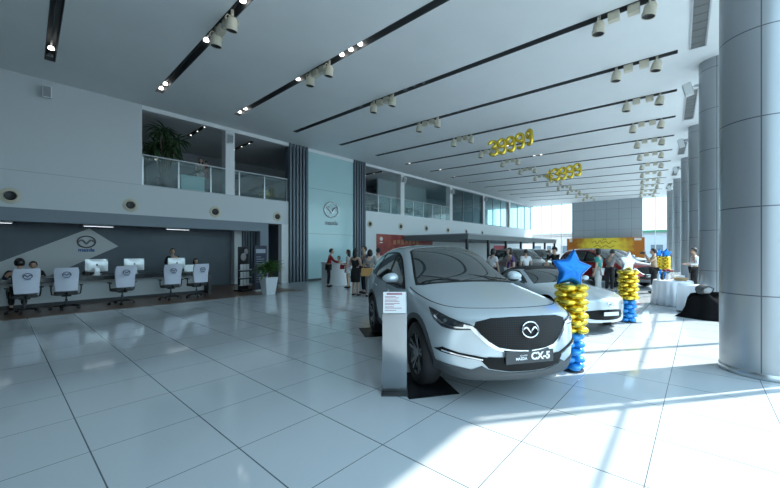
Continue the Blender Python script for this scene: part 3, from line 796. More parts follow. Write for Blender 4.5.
def balloon_column(label, loc, rz, star, gold_rows, blue_rows, gr=.118, br=.094, pitch=.096, group=None, starR=.27):
    t = thing('balloon_column', label, 'balloon column', loc, rz, group)
    g = MB(); g.lathe([(.0001,0),(.16,0),(.16,.012),(.02,.02),(.0001,.02)], 20); g.tube([(0,0,.01),(0,0,pitch*(gold_rows+blue_rows)+.1)], .012, 8); g.build('stand', DARK, t, smooth=True)
    z = .06
    for r in range(blue_rows+gold_rows):
        blue = r < blue_rows; rad = (br if blue else gr)*.88
        for i in range(4):
            a = PI/2*i + (PI/4 if r % 2 else 0)
            o = link('balloon', balloon_copy('blue' if blue else 'gold'), None, t)
            o.location = (math.cos(a)*rad*1.12, math.sin(a)*rad*1.12, z); o.scale = (rad, rad, rad*(.92 if blue else .80)); o.rotation_euler.z = a
        z += pitch*(1.04 if blue else .98)
    b = star_mesh(starR); o = b.build('star_balloon', star, t, smooth=True, sharp=1.0); o.location = (0,0,z+starR*.50); o.rotation_euler = (.0,R(8),0)
    return t
def balloon_copy(kind):
    if kind+'m' not in _balloon:
        me = balloon_mesh('b').copy(); me.materials.append({'gold': GOLD, 'blue': BLUEL}[kind]); _balloon[kind+'m'] = me
    return _balloon[kind+'m']
DIG = {
 '3': [(-.22,.38),(-.02,.5),(.20,.40),(.20,.18),(-.02,.04),(.22,-.08),(.24,-.34),(0,-.5),(-.24,-.38)],
 '9': [(.20,.14),(.02,-.02),(-.2,.10),(-.22,.34),(0,.5),(.2,.38),(.22,.1),(.18,-.28),(0,-.5),(-.2,-.42)],
 '4': [(.12,-.5),(.12,.5),(-.26,-.16),(.28,-.16)],
}
def number_balloon(label, digits, loc, rz, h=.58, pitch=.36, turns=None, slope=.0):
    t = thing('hanging_number_balloon', label, 'number balloon', loc, rz)
    n = len(digits); ln = MB(); zs = []
    for i, d in enumerate(digits):
        x = (i-(n-1)/2)*pitch; z = .05*((i-(n-1)/2)/2)**2 + slope*x
        P = DIG[d]; P = curve2(P, 5) if d != '4' else P
        b = MB(); b.tube([(a*h, 0, c*h) for a, c in P], h*.122, 10, flat=1.0)
        for e in (P[0], P[-1]): b.ball((e[0]*h, 0, e[1]*h), h*.122, h*.122, h*.122, 10, 8)
        o = b.build('digit', GOLD, t, smooth=True); o.location = (x, 0, z); o.rotation_euler.z = (turns[i] if turns else 0); o.rotation_euler.y = R(-8)
        zs.append((x, 0, z+.5*h))
    ln.tube(zs, .006, 5); ln.tube([zs[0], (zs[0][0], 0, CEIL_Z-loc[2]-.001)], .004, 5); ln.tube([zs[-1], (zs[-1][0], 0, CEIL_Z-loc[2]-.001)], .004, 5)
    ln.build('string', WHITE, t)
    return t
CEIL_Z = 6.98
SKY_STR = 2.1; SUN_STR = 5.4; EXPO = 0.72
# ------------------------------------------------------------------ plan of the hall
EYE_H = 1.63
YAW = R(41.53)
def at(px, Z):
    """ground point seen at column px at distance Z along the view axis"""
    xc = (px-390)/350*Z; c, s = math.cos(YAW), math.sin(YAW)
    return (xc*c - Z*s, xc*s + Z*c)
def toward(deg): return R(41.5+deg)      # 0 = across the hall to the right, 90 = away from the entrance corner
def interp(T, y):
    for (a, u), (b, v) in zip(T, T[1:]):
        if y <= b: return u+(v-u)*(y-a)/(b-a)
    return T[-1][1]
EDGE = [(-9,.5),(0,.36),(6.8,.19),(13.6,-.04),(20.2,-.39),(26.8,-.85),(34.2,-1.53),(40.4,-2.26),(46,-3.0)]
fx = lambda y: interp(EDGE, y)
FAC = lambda y: fx(y)+1.5
COLS = [(.62,6.78),(.39,13.58),(.03,20.2),(-.43,26.8),(-1.11,34.2),(-1.84,40.4)]
LX = -15.4          # left wall plane
FAR = 43.6
Z2, ZF = 4.05, 2.9  # upper floor, underside of the gallery
YB = -8.0

def lines(m, specs, dark, mixv=1.0):
    """narrow joints on a material: specs = (axis 0/1/2, spacing, offset, width)"""
    tc = N(m,'ShaderNodeTexCoord'); sx = N(m,'ShaderNodeSeparateXYZ'); L(m, tc.outputs['Object'], sx.inputs[0]); tot = None
    for ax, sp, off, w in specs:
        def math_(op, a, b):
            n = N(m,'ShaderNodeMath', operation=op)
            for i, q in enumerate((a, b)):
                if q is None: continue
                if hasattr(q, 'is_output') or hasattr(q, 'links'): L(m, q, n.inputs[i])
                else: n.inputs[i].default_value = q
            return n.outputs[0]
        if ax == 'a':
            src = math_('ARCTAN2', sx.outputs[1], sx.outputs[0])
        else: src = sx.outputs[ax]
        u = math_('DIVIDE', math_('SUBTRACT', src, off), sp)
        f = math_('ABSOLUTE', math_('SUBTRACT', math_('FRACT', u, None), .5), None)
        g = math_('GREATER_THAN', f, .5-w/sp/2)
        tot = g if tot is None else math_('MAXIMUM', tot, g)
    b = bsdf(m); mx = N(m,'ShaderNodeMix', data_type='RGBA')
    L(m, tot, mx.inputs[0])
    prev = b.inputs['Base Color'].links
    if prev: L(m, prev[0].from_socket, mx.inputs[6])
    else: mx.inputs[6].default_value = b.inputs['Base Color'].default_value
    mx.inputs[7].default_value = (*dark, 1)
    L(m, mx.outputs[2], b.inputs['Base Color'])
    return tot
TILE = mat('polished_floor_tile', (.50,.56,.60), .07, spec=.55)
noisy(TILE, .5, (.60,.645,.67), (.63,.675,.70))
lines(TILE, [(0,.85,-.288,.007),(1,.82,.512,.010)], (.10,.13,.15))
lines(COLM, [(2,1.13,1.05,.014),('a',PI/2,2.25+PI/4,.03)], (.12,.13,.14))
lines(TEAL, [(2,2.4,2.5,.02)], (.20,.32,.33))
FARPANEL = mat('far_wall_panel', (.34,.38,.41), .4)
lines(FARPANEL, [(2,1.1,.5,.03),(0,1.1,.2,.03)], (.20,.23,.25))
WHITEP_DIM = mat('white_wall_panels_dimmed', (.55,.59,.61), .45); lines(WHITEP_DIM, [(2,30,Z2-.02,.02)], (.4,.43,.45))  # white darkened in its base colour for the light falloff on the left

# ---- floor
b = MB(); b.quad((-23.5,YB-.5,0),(5,YB-.5,0),(5,FAR+.5,0),(-23.5,FAR+.5,0)); struct(b.build('floor', TILE))
b = MB(); b.prism([(-16.8,YB),(-12.0,YB),(-12.0,8.2),(-16.8,8.2)], .0005, .006, 'z'); struct(b.build('floor_reception', WOOD))
# ---- ceiling with its long light channels left open
NCH = 15
chan = []
for k in range(NCH):
    l = Vector((-13.75, 1.03+2.66*k, CEIL_Z)); yr = .48+2.93*k; r = Vector((fx(yr)-.45, yr, CEIL_Z)); chan.append((l, r))
CW = .115
b = MB(); prev = None
def pt(x, y): return (x, y, CEIL_Z)
edges = [None]+chan+[None]
Wp, Ep = pt(LX, YB-.5), pt(FAC(YB)+.3, YB-.5); pL = pR = None
for k in range(NCH+1):
    lo_pts = [Wp] + ([pL, pR] if pL else []) + [Ep]
    if k < NCH:
        l, r = chan[k]; d = (r-l).normalized(); n = Vector((-d.y, d.x, 0))*CW
        if n.y < 0: n = -n
        wl = l - d*((l.x-LX)/d.x); ye = r.y; er = r + d*((FAC(ye)+.3-r.x)/d.x)
        W2, E2 = tuple(wl), tuple(er); hi = [E2, tuple(r-n), tuple(l-n), W2]
    else: hi = [pt(FAC(FAR)+.3, FAR+.3), pt(LX, FAR+.3)]
    b.quad(*(lo_pts+hi))
    if k < NCH:
        b.quad(W2, tuple(l-n), tuple(l+n)); b.quad(E2, tuple(r+n), tuple(r-n))
        Wp, Ep, pL, pR = W2, E2, tuple(l+n), tuple(r+n)
b.quad((-23.5,YB-.5,CEIL_Z),(LX,YB-.5,CEIL_Z),(LX,FAR+.3,CEIL_Z),(-23.5,FAR+.3,CEIL_Z))
struct(b.build('ceiling', CEIL))

ORD = ['first','second','third','fourth','fifth','sixth','seventh','eighth','ninth','tenth','eleventh','twelfth','thirteenth','fourteenth','fifteenth']
# ---- light channels
for k, (l, r) in enumerate(chan):
    d = r-l; ln = d.length; a = math.atan2(d.y, d.x)
    t = thing('light_channel', f'long dark recessed ceiling light channel, {ORD[k]} from the entrance end', 'ceiling light', tuple(l), a, 'recessed ceiling light channels')
    c = MB(); h = .26
    c.box(0,ln,-CW,-CW+.012,-.004,h); c.box(0,ln,CW-.012,CW,-.004,h); c.box(0,.012,-CW,CW,-.004,h); c.box(ln-.012,ln,-CW,CW,-.004,h); c.box(0,ln,-CW,CW,h-.012,h)
    c.build('channel', mat('channel_dark', (.09,.10,.105), .5), t)
    c = MB(); c.box(.05,ln-.05,-.02,.02,.10,.14); c.build('track_rail', DARK, t)
    for q, x in enumerate((.28,.75,4.25,6.35,6.72,7.09)):
        c = MB(); c.lathe([(.0001,.035),(.048,.035),(.054,.028),(.064,.025),(.064,.06),(.05,.09),(.0001,.09)], 16); o = c.build('lamp', LAMPON if (k in (1,2) or (k == 0 and q == 1) or (k > 5 and q in ((0,3),(1,4,5),(0,2))[k%3])) else LAMPOFF, t, smooth=True); o.location = (x, 0, 0)

# ---- spotlights
def make_spot(label, loc, rz, tilt, group):
    t = thing('spotlight', label, 'spotlight', loc, rz, group)
    m = MB(); m.box(-.03,.03,-.03,.03,-.05,.10); m.tube([(0,-.14,-.19),(0,-.15,-.12),(0,-.11,-.05),(0,.11,-.05),(0,.15,-.12),(0,.14,-.19)], .013, 6); m.build('yoke', BEIGE, t, smooth=True)
    h = MB(); h.lathe([(.0001,.10),(.085,.095),(.105,.06),(.112,.03),(.122,.025),(.122,-.09),(.132,-.10),(.135,-.18),(.12,-.18),(.11,-.12),(.0001,-.10)], 20)
    ho = h.build('housing', BEIGE, t, smooth=True); ho.location = (0,0,-.19); ho.rotation_euler = (0, tilt, 0)
    q = MB(); q.lathe([(.0001,-.12),(.112,-.125),(.118,-.172),(.0001,-.14)], 18); q.build('lens', BLACK, ho, smooth=True)
    g = MB(); g.box(.18,.40,-.075,.075,-.19,.0); g.build('gear_box', BEIGE, t, bevel=.008)
    return t
for k, (l, r) in enumerate(chan):
    d = (r-l).normalized(); a = math.atan2(d.y, d.x)
    for row, xs in (('mid-hall', (-8.85,-7.95)), ('column-side', (r.x-1.40, r.x-.45))):
        if (row == 'mid-hall' and k < 1) or (row == 'column-side' and k < 3): continue
        for j, x in enumerate(xs):
            p = l + d*((x-l.x)/d.x)
            make_spot(f'beige {row} ceiling spotlight, {("inner","outer")[j]} of the pair on the {ORD[k]} channel', (p.x, p.y, CEIL_Z), a + (0 if j == 0 else PI), (.12,-.2)[j], f'{row} ceiling spotlights')

# ---- ceiling vents and speakers along the columns
VENT = mat('vent_grille_grey', (.16,.17,.17), .5)
for i, y in enumerate((10.6,17.1,23.7,30.6,37.4)):
    a = math.atan2(fx(y+1.6)-fx(y-1.6), 3.2)
    t = thing('ceiling_vent', f'long grey air grille in the ceiling beside the columns, {ORD[i]} from the entrance end', 'ceiling vent', (fx(y)-.05, y, CEIL_Z), a*-1, 'air grilles along the columns')
    f = MB()
    for x0, x1, y0, y1 in ((-.17,-.135,-1.7,1.7),(.135,.17,-1.7,1.7),(-.17,.17,-1.7,-1.66),(-.17,.17,1.66,1.7)): f.box(x0,x1,y0,y1,-.025,-.001)
    f.build('frame', ALU, t)
    f = MB(); f.box(-.135,.135,-1.66,1.66,-.008,-.002)
    for q in range(9): f.box(-.135,.135,-1.66+.36*q+.2,-1.66+.36*q+.215,-.02,-.008)
    for q in range(6): f.box(-.12+.045*q,-.112+.045*q,-1.66,1.66,-.016,-.008)
    f.build('grille', VENT, t)
def wall_speaker(label, loc, rz):
    t = thing('wall_speaker', label, 'speaker', loc, rz, 'white wall speakers')
    m = MB(); m.box(0,.10,-.02,.02,-.04,.04); m.tube([(.0,0,0),(.16,0,0)], .018, 8); m.build('bracket', ALU, t)
    h = MB(); h.prism([(-.11,-.18),(.11,-.18),(.11,.18),(-.11,.18)], .14, .34, 'x'); ho = h.build('cabinet', WHITE, t, bevel=.03, seg=3); ho.rotation_euler.y = R(14)
    g = MB(); g.box(.338,.346,-.085,.085,-.15,.15); g.build('speaker_cloth', GREY, ho, bevel=.01)
for i, (cx, cy) in enumerate(COLS[1:5]):
    wall_speaker(f'white speaker near the top of the {ORD[i+1]} big round column', (cx-.42, cy-.02, 6.42), PI)

# ---- big round columns
for cx, cy in COLS:
    b = MB(); b.lathe([(.42,0),(.42,CEIL_Z)], 64); o = b.build('column', COLM, smooth=True); o.location = (cx, cy, 0); struct(o)
    c = MB(); c.lathe([(.424,0),(.43,.01),(.43,.07),(.424,.08)], 64, cap=False); c.build('base_ring', STEEL, o, smooth=True)

# ---- glazed front on the street side
FRAMEM = mat('window_frame_grey', (.35,.38,.40), .4, .5)
YS = -1.0
ys = [YS+ (FAR-YS)*i/16 for i in range(17)]
b = MB()
for y0, y1 in zip(ys, ys[1:]): b.quad((FAC(y0),y0,.08),(FAC(y1),y1,.08),(FAC(y1),y1,6.6),(FAC(y0),y0,6.6))
win = struct(b.build('window_1', GLASS))
b = MB()
for y in ys: b.box(FAC(y)-.03, FAC(y)+.06, y-.025, y+.025, 0, 6.6)
for z in (.05, 4.2):
    for y0, y1 in zip(ys, ys[1:]): b.tube([(FAC(y0)+.02,y0,z),(FAC(y1)+.02,y1,z)], .03, 4, flat=1)
b.build('window_frame', FRAMEM, win)
b = MB()
for y0, y1 in zip(ys, ys[1:]):
    b.prism([(FAC(y0)-.06,y0),(FAC(y1)-.06,y1),(FAC(y1)+.30,y1),(FAC(y0)+.30,y0)], 6.6, 7.2, 'z')
b.prism([(FAC(YB)-.06,YB-.25),(FAC(YS)-.06,YS),(FAC(YS)+.2,YS),(FAC(YB)+.2,YB-.25)], 0, 7.2, 'z')  # unseen near stretch made solid to keep daylight off the left side
struct(b.build('wall_front', WHITE))
# ---- unseen end wall behind the camera, made solid and dark to cut daylight
b = MB(); b.box(LX-8,FAC(YB)+.3,YB-.25,YB-.05,0,7.1); struct(b.build('wall_rear', SLATE))
# ---- far wall
b = MB(); b.box(-10.9,-4.4,FAR,FAR+.3,0,7.1); struct(b.build('wall_far', FARPANEL))
def far_window(nm, x0, x1, n):
    b = MB(); b.quad((x0,FAR+.1,.1),(x1,FAR+.1,.1),(x1,FAR+.1,CEIL_Z),(x0,FAR+.1,CEIL_Z)); w = struct(b.build(nm, GLASS))
    f = MB()
    for i in range(n+1):
        x = x0+(x1-x0)*i/n; f.box(x-.035,x+.035,FAR+.04,FAR+.16,0,CEIL_Z)
    for z in (.05,3.2,CEIL_Z-.08): f.box(x0,x1,FAR+.05,FAR+.15,z-.035,z+.035)
    f.build('window_frame', mat('window_frame_pale', (.62,.66,.68), .4), w)
far_window('window_3', LX, -10.9, 4); far_window('window_4', -4.4, FAC(FAR), 3)

# ---- left side: gallery front, reception recess, portal
b = MB(); b.box(LX-.3,LX,YB,9.73,ZF,Z2); struct(b.build('wall_left', WHITEP_DIM)); b = MB(); b.box(LX-.3,LX,YB,3.6,Z2,CEIL_Z-.001); struct(b.build('wall_left_upper', WHITEP_DIM))
b = MB(); b.box(LX-.3,LX,15.1,FAR,ZF,Z2); struct(b.build('wall_gallery_front', WALLPANEL))
b = MB(); b.box(LX-.3,LX-.02,15.1,FAR,0,ZF); struct(b.build('wall_left_far', WALLPANEL))
b = MB(); b.box(-23.5,LX-.3,YB,FAR,ZF,Z2-.03); struct(b.build('floor_gallery', mat('gallery_floor_grey', (.22,.23,.24), .4)))
b = MB(); b.box(-21.4,-21.2,YB,FAR,Z2-.03,CEIL_Z); struct(b.build('wall_gallery_back', mat('gallery_wall', (.24,.26,.28), .6)))
b = MB(); b.box(-18.2,-18.05,19,25.2,Z2-.03,CEIL_Z); struct(b.build('wall_gallery_partition', mat('gallery_teal_wall', (.28,.36,.37), .5)))
b = MB(); b.box(-19.0,-18.9,4.6,14.5,Z2-.03,5.75); struct(b.build('wall_gallery_screen', mat('gallery_dark_screen', (.045,.055,.065), .5)))
b = MB(); b.box(-21.2,LX-.3,YB,YB+.2,0,CEIL_Z); struct(b.build('wall_gallery_end', SLATE))
b = MB(); b.quad((-21.2,FAR,Z2),(LX,FAR,Z2),(LX,FAR,CEIL_Z),(-21.2,FAR,CEIL_Z)); struct(b.build('window_5', GLASS))
b = MB(); b.box(LX-.25,LX+.005,3.6,FAR,CEIL_Z-.16,CEIL_Z-.001); struct(b.build('trim_1', WHITE))
for i, y in enumerate((6.85,18.75,25.1,31.0,37.0)):
    b = MB(); b.box(LX-.42,LX-.04,y-.2,y+.2,Z2-.03,CEIL_Z-.001); o = struct(b.build('wall_pier', WHITE))
    if i < 4: wall_speaker(['white speaker on the pier between the balcony openings','white speaker high on the pier over the red banner','white speaker on the pier where the upper glazing starts','white speaker on the second pier of the upper glazing'][i], (LX-.04, y, 6.5), -.3)
wall_speaker('white speaker high on the blank white wall over reception', (LX+.0, 1.1, 6.6), -.1)
# gallery glazing, one window per bay
for i, (y0, y1) in enumerate(((25.3,30.8),(31.2,36.8),(37.2,FAR-.05))):
    b = MB(); b.quad((LX-.12,y0,Z2+.05),(LX-.12,y1,Z2+.05),(LX-.12,y1,CEIL_Z-.16),(LX-.12,y0,CEIL_Z-.16)); w = struct(b.build(f'window_{6+i}', UPGLASS))
    f = MB()
    for q in range(4):
        y = y0+(y1-y0)*q/3; f.box(LX-.16,LX-.08,y-.025,y+.025,Z2,CEIL_Z-.16)
    for z in (Z2+.04, CEIL_Z-.19): f.box(LX-.16,LX-.08,y0,y1,z-.03,z+.03)
    f.build('window_frame', FRAMEM, w)
# recess
b = MB(); b.box(-17.0,-16.8,YB,7.5,0,ZF); struct(b.build('wall_reception', SLATE))
b = MB(); b.box(-17.0,-16.45,7.5,7.85,0,ZF); struct(b.build('wall_reception_pier', WHITE))
b = MB()
b.box(-17.4,-17.2,7.85,9.73,0,ZF)
for q in range(8): b.box(-17.2,-17.12,7.95+.14*q,8.02+.14*q,0,ZF)
struct(b.build('wall_ribbed', LOUV))
b = MB(); b.box(LX-.32,LX+.03,YB,8.63,2.5,ZF+.01); b.box(LX-.32,LX+.03,8.22,8.63,0,2.5); struct(b.build('trim_2', BEAMBLUE))
b = MB(); b.box(LX-.3,LX,9.35,9.73,0,ZF); struct(b.build('wall_left_pier', WHITE))
b = MB(); b.box(-17.2,LX-.3,9.6,9.73,0,ZF); struct(b.build('wall_recess_side', SLATE))
b = MB()   # white parallelogram on the back wall
b.prism([(2.30,2.42),(3.16,1.77),(-.13,.004),(-2.2,.004)], -16.8, -16.785, 'x'); struct(b.build('trim_3', mat('reception_white_panel', (.50,.52,.53), .5)))
# portal
b = MB(); b.box(LX-.3,LX,10.9,14.1,0,CEIL_Z-.001); struct(b.build('wall_portal', TEAL))
for nm, y0, y1, n in (('trim_4',9.73,10.9,6),('trim_5',14.1,15.1,5)):
    b = MB(); b.box(LX-.3,LX-.02,y0,y1,0,CEIL_Z-.001); p = (y1-y0)/n
    for q in range(n): b.box(LX-.02,LX+.10,y0+p*q+p*.12,y0+p*q+p*.72,0,CEIL_Z-.001)
    struct(b.build(nm, LOUV))
b = MB(); b.box(LX-.02,LX+.02,10.9,14.1,0,.10); struct(b.build('baseboard_portal', DARK))
t = thing('wall_emblem', 'large chrome oval wing emblem with grey lettering on the tall teal panel', 'emblem', (LX, 12.45, 3.86))
emblem('ring_and_wing', 1.0, mat('dark_chrome', (.30,.33,.35), .18, 1), t, face_frame((.04,0,0),(0,1,0),(0,0,1)), .06)
text('lettering', 'mazda', .36, GREY, t, face_frame((.012,0,-.72),(0,1,0),(0,0,1)), .01, bold=.004)
t = thing('wall_emblem', 'chrome oval wing emblem with blue lettering on the white slanted panel behind reception', 'emblem', (-16.785, 2.22, 1.93))
emblem('ring_and_wing', .50, mat('dark_steel', (.10,.11,.12), .3, .8), t, face_frame((.025,0,0),(0,1,0),(0,0,1)), .04)
text('lettering', 'mazda', .18, LOGOBLUE, t, face_frame((.008,0,-.30),(0,1,0),(0,0,1)), .008, bold=.006)

# air nozzles on the gallery front
nz = [.3,3.25,6.2,9.12,15.5,18.5,21.5,24.5,27.5,30.5]
where = ['over the reception corner, nearest the entrance','over the first half of the reception desk','over the far half of the reception desk','beside the louvers over the doorway','just past the portal louvers','over the middle of the red banner','over the far end of the red banner','over the near end of the flat canopy','second over the flat canopy','third over the flat canopy']
for y, wh in zip(nz, where):
    t = thing('air_vent', f'round air nozzle in the white gallery front {wh}', 'air nozzle', (LX, y, 3.25), 0, 'air nozzles along the gallery front')
    f = MB(); f.lathe([(.24,.0),(.24,.012),(.20,.03),(.15,.035),(.13,.0)], 28, axis='x'); f.build('flange', BEIGE, t, smooth=True)
    f = MB(); f.lathe([(.0001,.03),(.06,.035),(.11,.05),(.125,.03),(.125,.0)], 24, axis='x'); f.build('jet', BLACK, t, smooth=True)

# railings
def railing(label, y0, y1, n):
    t = thing('glass_railing', label, 'railing', (LX-.08, y0, Z2))
    L_ = y1-y0; p = L_/n
    for i in range(n):
        g = MB(); g.box(-.008,.008,p*i+.03,p*(i+1)-.03,.0,1.06); g.build('glass_panel', RAILGLASS, t)
    for i in range(n+1):
        g = MB(); g.box(-.03,.012,min(max(p*i-.02,.0),L_-.04),min(max(p*i-.02,.0),L_-.04)+.04,0,1.08); g.build('post', STEEL, t)
    g = MB(); g.tube([(0,0,1.12),(0,L_,1.12)], .028, 12); g.build('handrail', STEEL, t, smooth=True)
railing('clear glass balcony railing with steel handrail, over the reception desk', 3.62, 9.71, 5)
railing('clear glass balcony railing past the portal, above the red banner', 15.12, 24.9, 8)
# ------------------------------------------------------------------ cars
HEAD = math.atan2(-.567,.824)
suv = make_suv('car', 'silver sport utility car with black wing-badged grille, nearest on the tiles', 'car', PAINT, group=None)
suv.scale = (1.02,1.02,1.035); suv.location = (-3.22,4.95,0); suv.rotation_euler.z = HEAD
road = make_roadster('car', 'low silver two-seat roadster with black soft top, behind the silver sport utility', 'car', PAINT)
road.location = (-2.90,8.95,0); road.rotation_euler.z = HEAD
red = copy_tree(suv); remat(red, {PAINT: PAINTR}); red.location = (-3.45,19.5,0); red.rotation_euler.z = HEAD
red['label'] = 'red sport utility car far down the hall in front of the orange banner'
wh = copy_tree(suv); remat(wh, {PAINT: PAINTW}); wh.location = (*at(541,24),0); wh.rotation_euler.z = HEAD; wh['label'] = 'white car parked beside the flat canopy, far along the hall'
gr = copy_tree(suv); remat(gr, {PAINT: PAINTG}); gr.location = (*at(521,18.5),0); gr.rotation_euler.z = HEAD; gr['label'] = 'dark grey car near the canopy posts, behind the standing visitors'
s2 = copy_tree(suv); s2.location = (-4.6,30,0); s2.rotation_euler.z = HEAD; s2['label'] = 'silver car at the far end, behind the red car'
for o in (suv, red, wh, gr, s2): o['group'] = 'cars on show'
road['group'] = 'cars on show'
# dark steel plates under the near car's wheels
def cl(x, y):
    c, s = math.cos(HEAD), math.sin(HEAD); return (-3.2+x*c-y*s, 4.97+x*s+y*c)
for (x, y), lb in (((1.40,-.86),'dark metal floor plate under the front wheel beside the sign stand'),((-1.38,-.86),'dark metal floor plate under the rear wheel of the silver sport utility')):
    b = MB(); b.box(-.40,.40,-.30,.30,0,.004); o = b.build('floor_plate', mat('dark_plate', (.03,.035,.04), .25, .4)); o.location = (*cl(x,y),.0005); o.rotation_euler.z = HEAD; tag(o, lb, 'floor plate', 'plates under the wheels')
for o in (suv,): o.location.z = .0045

# ---- sign stand
t = thing('sign_stand', 'brushed steel information stand with a printed sheet beside the silver car', 'sign stand', (*at(394.5,4.02),0), YAW)
b = MB(); b.box(-.15,.15,-.13,.20,0,.012); b.build('base_plate', mat('stand_base_dark', (.05,.055,.06), .3, .5), t, bevel=.003)
STANDM = mat('stand_steel', (.36,.40,.43), .18, 1)
b = MB(); b.box(-.14,.14,-.03,.03,.012,.90); b.prism([(-.03,.90),(.03,.90),(.085,1.12),(.065,1.13)], -.14, .14, 'x'); b.build('post', STANDM, t, bevel=.003)
Mp = Matrix.Translation((0,-.012,.90)) @ Matrix.Rotation(R(-22.5), 4, 'X')
b = MB(); b.box(-.13,.13,-.030,-.022,.0,.25); o = b.build('sheet_holder', PAPER, t); o.data.transform(Mp)
b = MB()
random.seed(3)
b.box(-.09,.09,-.0312,-.030,.215,.235)
for i, z in enumerate((.19,.175,.15,.135,.11,.095,.07,.055,.03)):
    b.box(-.11,-.11+random.uniform(.1,.21),-.0312,-.030,z,z+.006)
o = b.build('print', mat('print_red_blue', (.35,.10,.16), .6), o, None); o.data.transform(Mp)

# ---- balloon columns
balloon_column('gold and blue balloon column with a big blue star, beside the silver car', (*at(571,4.78),0), YAW, BLUEF, 7, 5, starR=.29, group='balloon columns')
balloon_column('gold and blue balloon column topped with a silver-white star, by the roadster nose', (*at(628,7.95),0), YAW+.3, WHITEF, 7, 5, group='balloon columns', starR=.27)
balloon_column('far balloon column with a blue star, closer to the orange banner', (*at(659,20.5),0), YAW+.2, BLUEF, 8, 5, group='balloon columns', starR=.28)
balloon_column('far balloon column with a blue star, closer to the round columns', (*at(666,19.3),0), YAW-.3, BLUEF, 8, 5, group='balloon columns', starR=.28)
number_balloon('gold foil number balloons reading 39999 under the ceiling, nearer string', '39999', (*at(511,14.7),6.08), R(22), turns=[.1,0,-.1,-.2,-.9], slope=.22)
number_balloon('gold foil number balloons reading 43999 under the ceiling, farther string', '43999', (*at(563,20.5),6.12), R(16), h=.64, pitch=.38, slope=.12)

# ---- reception
t = thing('reception_desk', 'long reception desk with dark top and white front under the gallery', 'desk', (-14.2,-1.6,0))
b = MB(); b.box(-.75,.45,0,7.0,.72,.84); b.build('worktop', mat('worktop_dark', (.02,.024,.03), .25), t, bevel=.006)
b = MB(); b.box(-.05,0,0,6.9,.10,.72); b.build('front_panel', mat('desk_front_white', (.60,.64,.66), .35), t)
b = MB(); b.box(-.04,-.015,0,6.9,.0,.10); b.build('plinth', DARK, t)
b = MB(); b.box(-.73,.43,6.9,6.99,0,.72); b.build('end_panel', DARK, t)
grp = 'white-covered office chairs along the reception desk'
for i, (y, dz, lb) in enumerate(((.55,.1,'white-covered swivel chair with the seated visitors, closest to the entrance'),(1.35,-.08,'white-covered swivel chair facing the first desktop computer, second from the entrance'),(2.62,.05,'white-covered swivel chair at the middle of the reception desk'),(3.78,-.1,'white-covered swivel chair in front of the standing receptionist'),(4.72,.12,'white-covered swivel chair at the far end of the reception desk'))):
    make_chair(lb, (-13.0, y-(.05,.05,.08,-.05,.11)[i], .006), PI+dz, grp)
for y, lb in ((2.02,'pale desktop computer with a dark mark on its back, first from the entrance'),(3.0,'pale desktop computer behind the middle chair'),(4.28,'pale desktop computer in front of the standing receptionist')):
    make_monitor(lb, (-14.3,y+.12,.84), PI).scale = (.86,.86,.76)
b = MB(); b.box(-.12,.12,-.17,.17,0,.012); b.tube([(.11,-.16,.012),(.11,.16,.012)], .006, 6)
t = thing('laptop', 'white open laptop at the far end of the reception desk', 'laptop', (-14.35,4.88,.84), PI)
b.build('keyboard_half', ALUW, t); q = MB(); q.box(.115,.125,-.17,.17,.01,.23); q.build('screen_half', ALUW, t, bevel=.003)
for i, (y, lb) in enumerate(((-.05,'slim hanging strip light over the seated visitors'),(2.45,'slim hanging strip light above the slanted white panel'),(4.97,'slim hanging strip light over the standing receptionist'))):
    t = thing('pendant_strip_light', lb, 'strip light', (-16.0,y,ZF), 0, 'strip lights over reception')
    for s in (-.3,.3):
        b = MB(); b.tube([(0,s,0),(0,s,-.37)], .006, 5); b.build('cable', DARK, t)
    b = MB(); b.box(-.05,.05,-.42,.42,-.44,-.37); b.build('housing', WHITE, t, bevel=.006)
    b = MB(); b.box(-.04,.04,-.40,.40,-.444,-.438); b.build('diffuser', mat('strip_diffuser', (.8,.85,.86), .4, emit=(.85,.95,1), estr=2.0), t)
make_pot_plant('leafy green plant in a tall white square planter by the doorway', (*at(268.6,12.85),0))
# brochure rack and banner stand in the recess opening
t = thing('brochure_rack', 'dark brochure rack with white shelves beside the banner stand', 'brochure rack', (-13.6,6.55,.006), .35)
b = MB(); b.box(-.02,.02,-.26,.26,.05,1.75); b.box(-.22,.22,-.27,.27,0,.05); b.build('back_board', BLACK, t)
for z in (.22,.52,.82):
    b = MB(); b.box(.02,.20,-.25,.25,z,z+.015); b.box(.19,.20,-.25,.25,z,z+.05); s = b.build('shelf', ALUW, t)
    q = MB()
    for i in range(3): q.box(.06,.09,-.22+.16*i,-.10+.16*i,z+.015,z+.24)
    q.build('brochure', PAPER, s)
b = MB(); b.ball((.06,-.05,1.35),.05,.14,.16,12,8); b.ball((.05,.1,1.56),.04,.10,.11,12,8); b.build('picture', mat('rack_picture', (.35,.33,.33), .5), t, smooth=True)
t = thing('banner_stand', 'narrow dark navy printed banner stand next to the potted plant', 'banner stand', (-13.15,7.05,.006), .25)
b = MB(); b.box(-.09,.09,-.33,.33,0,.05); b.build('foot', ALU, t, bevel=.01)
b = MB(); b.box(-.004,.004,-.31,.31,.05,1.80); b.build('sheet', mat('banner_navy', (.012,.018,.045), .5), t)
b = MB()
random.seed(5)
for i in range(12): b.box(.004,.006,-.22,-.22+random.uniform(.2,.42),.35+.09*i,.37+.09*i)
b.box(.004,.006,-.24,.24,1.5,1.66)
b.build('print', mat('banner_print', (.30,.34,.40), .5), t)

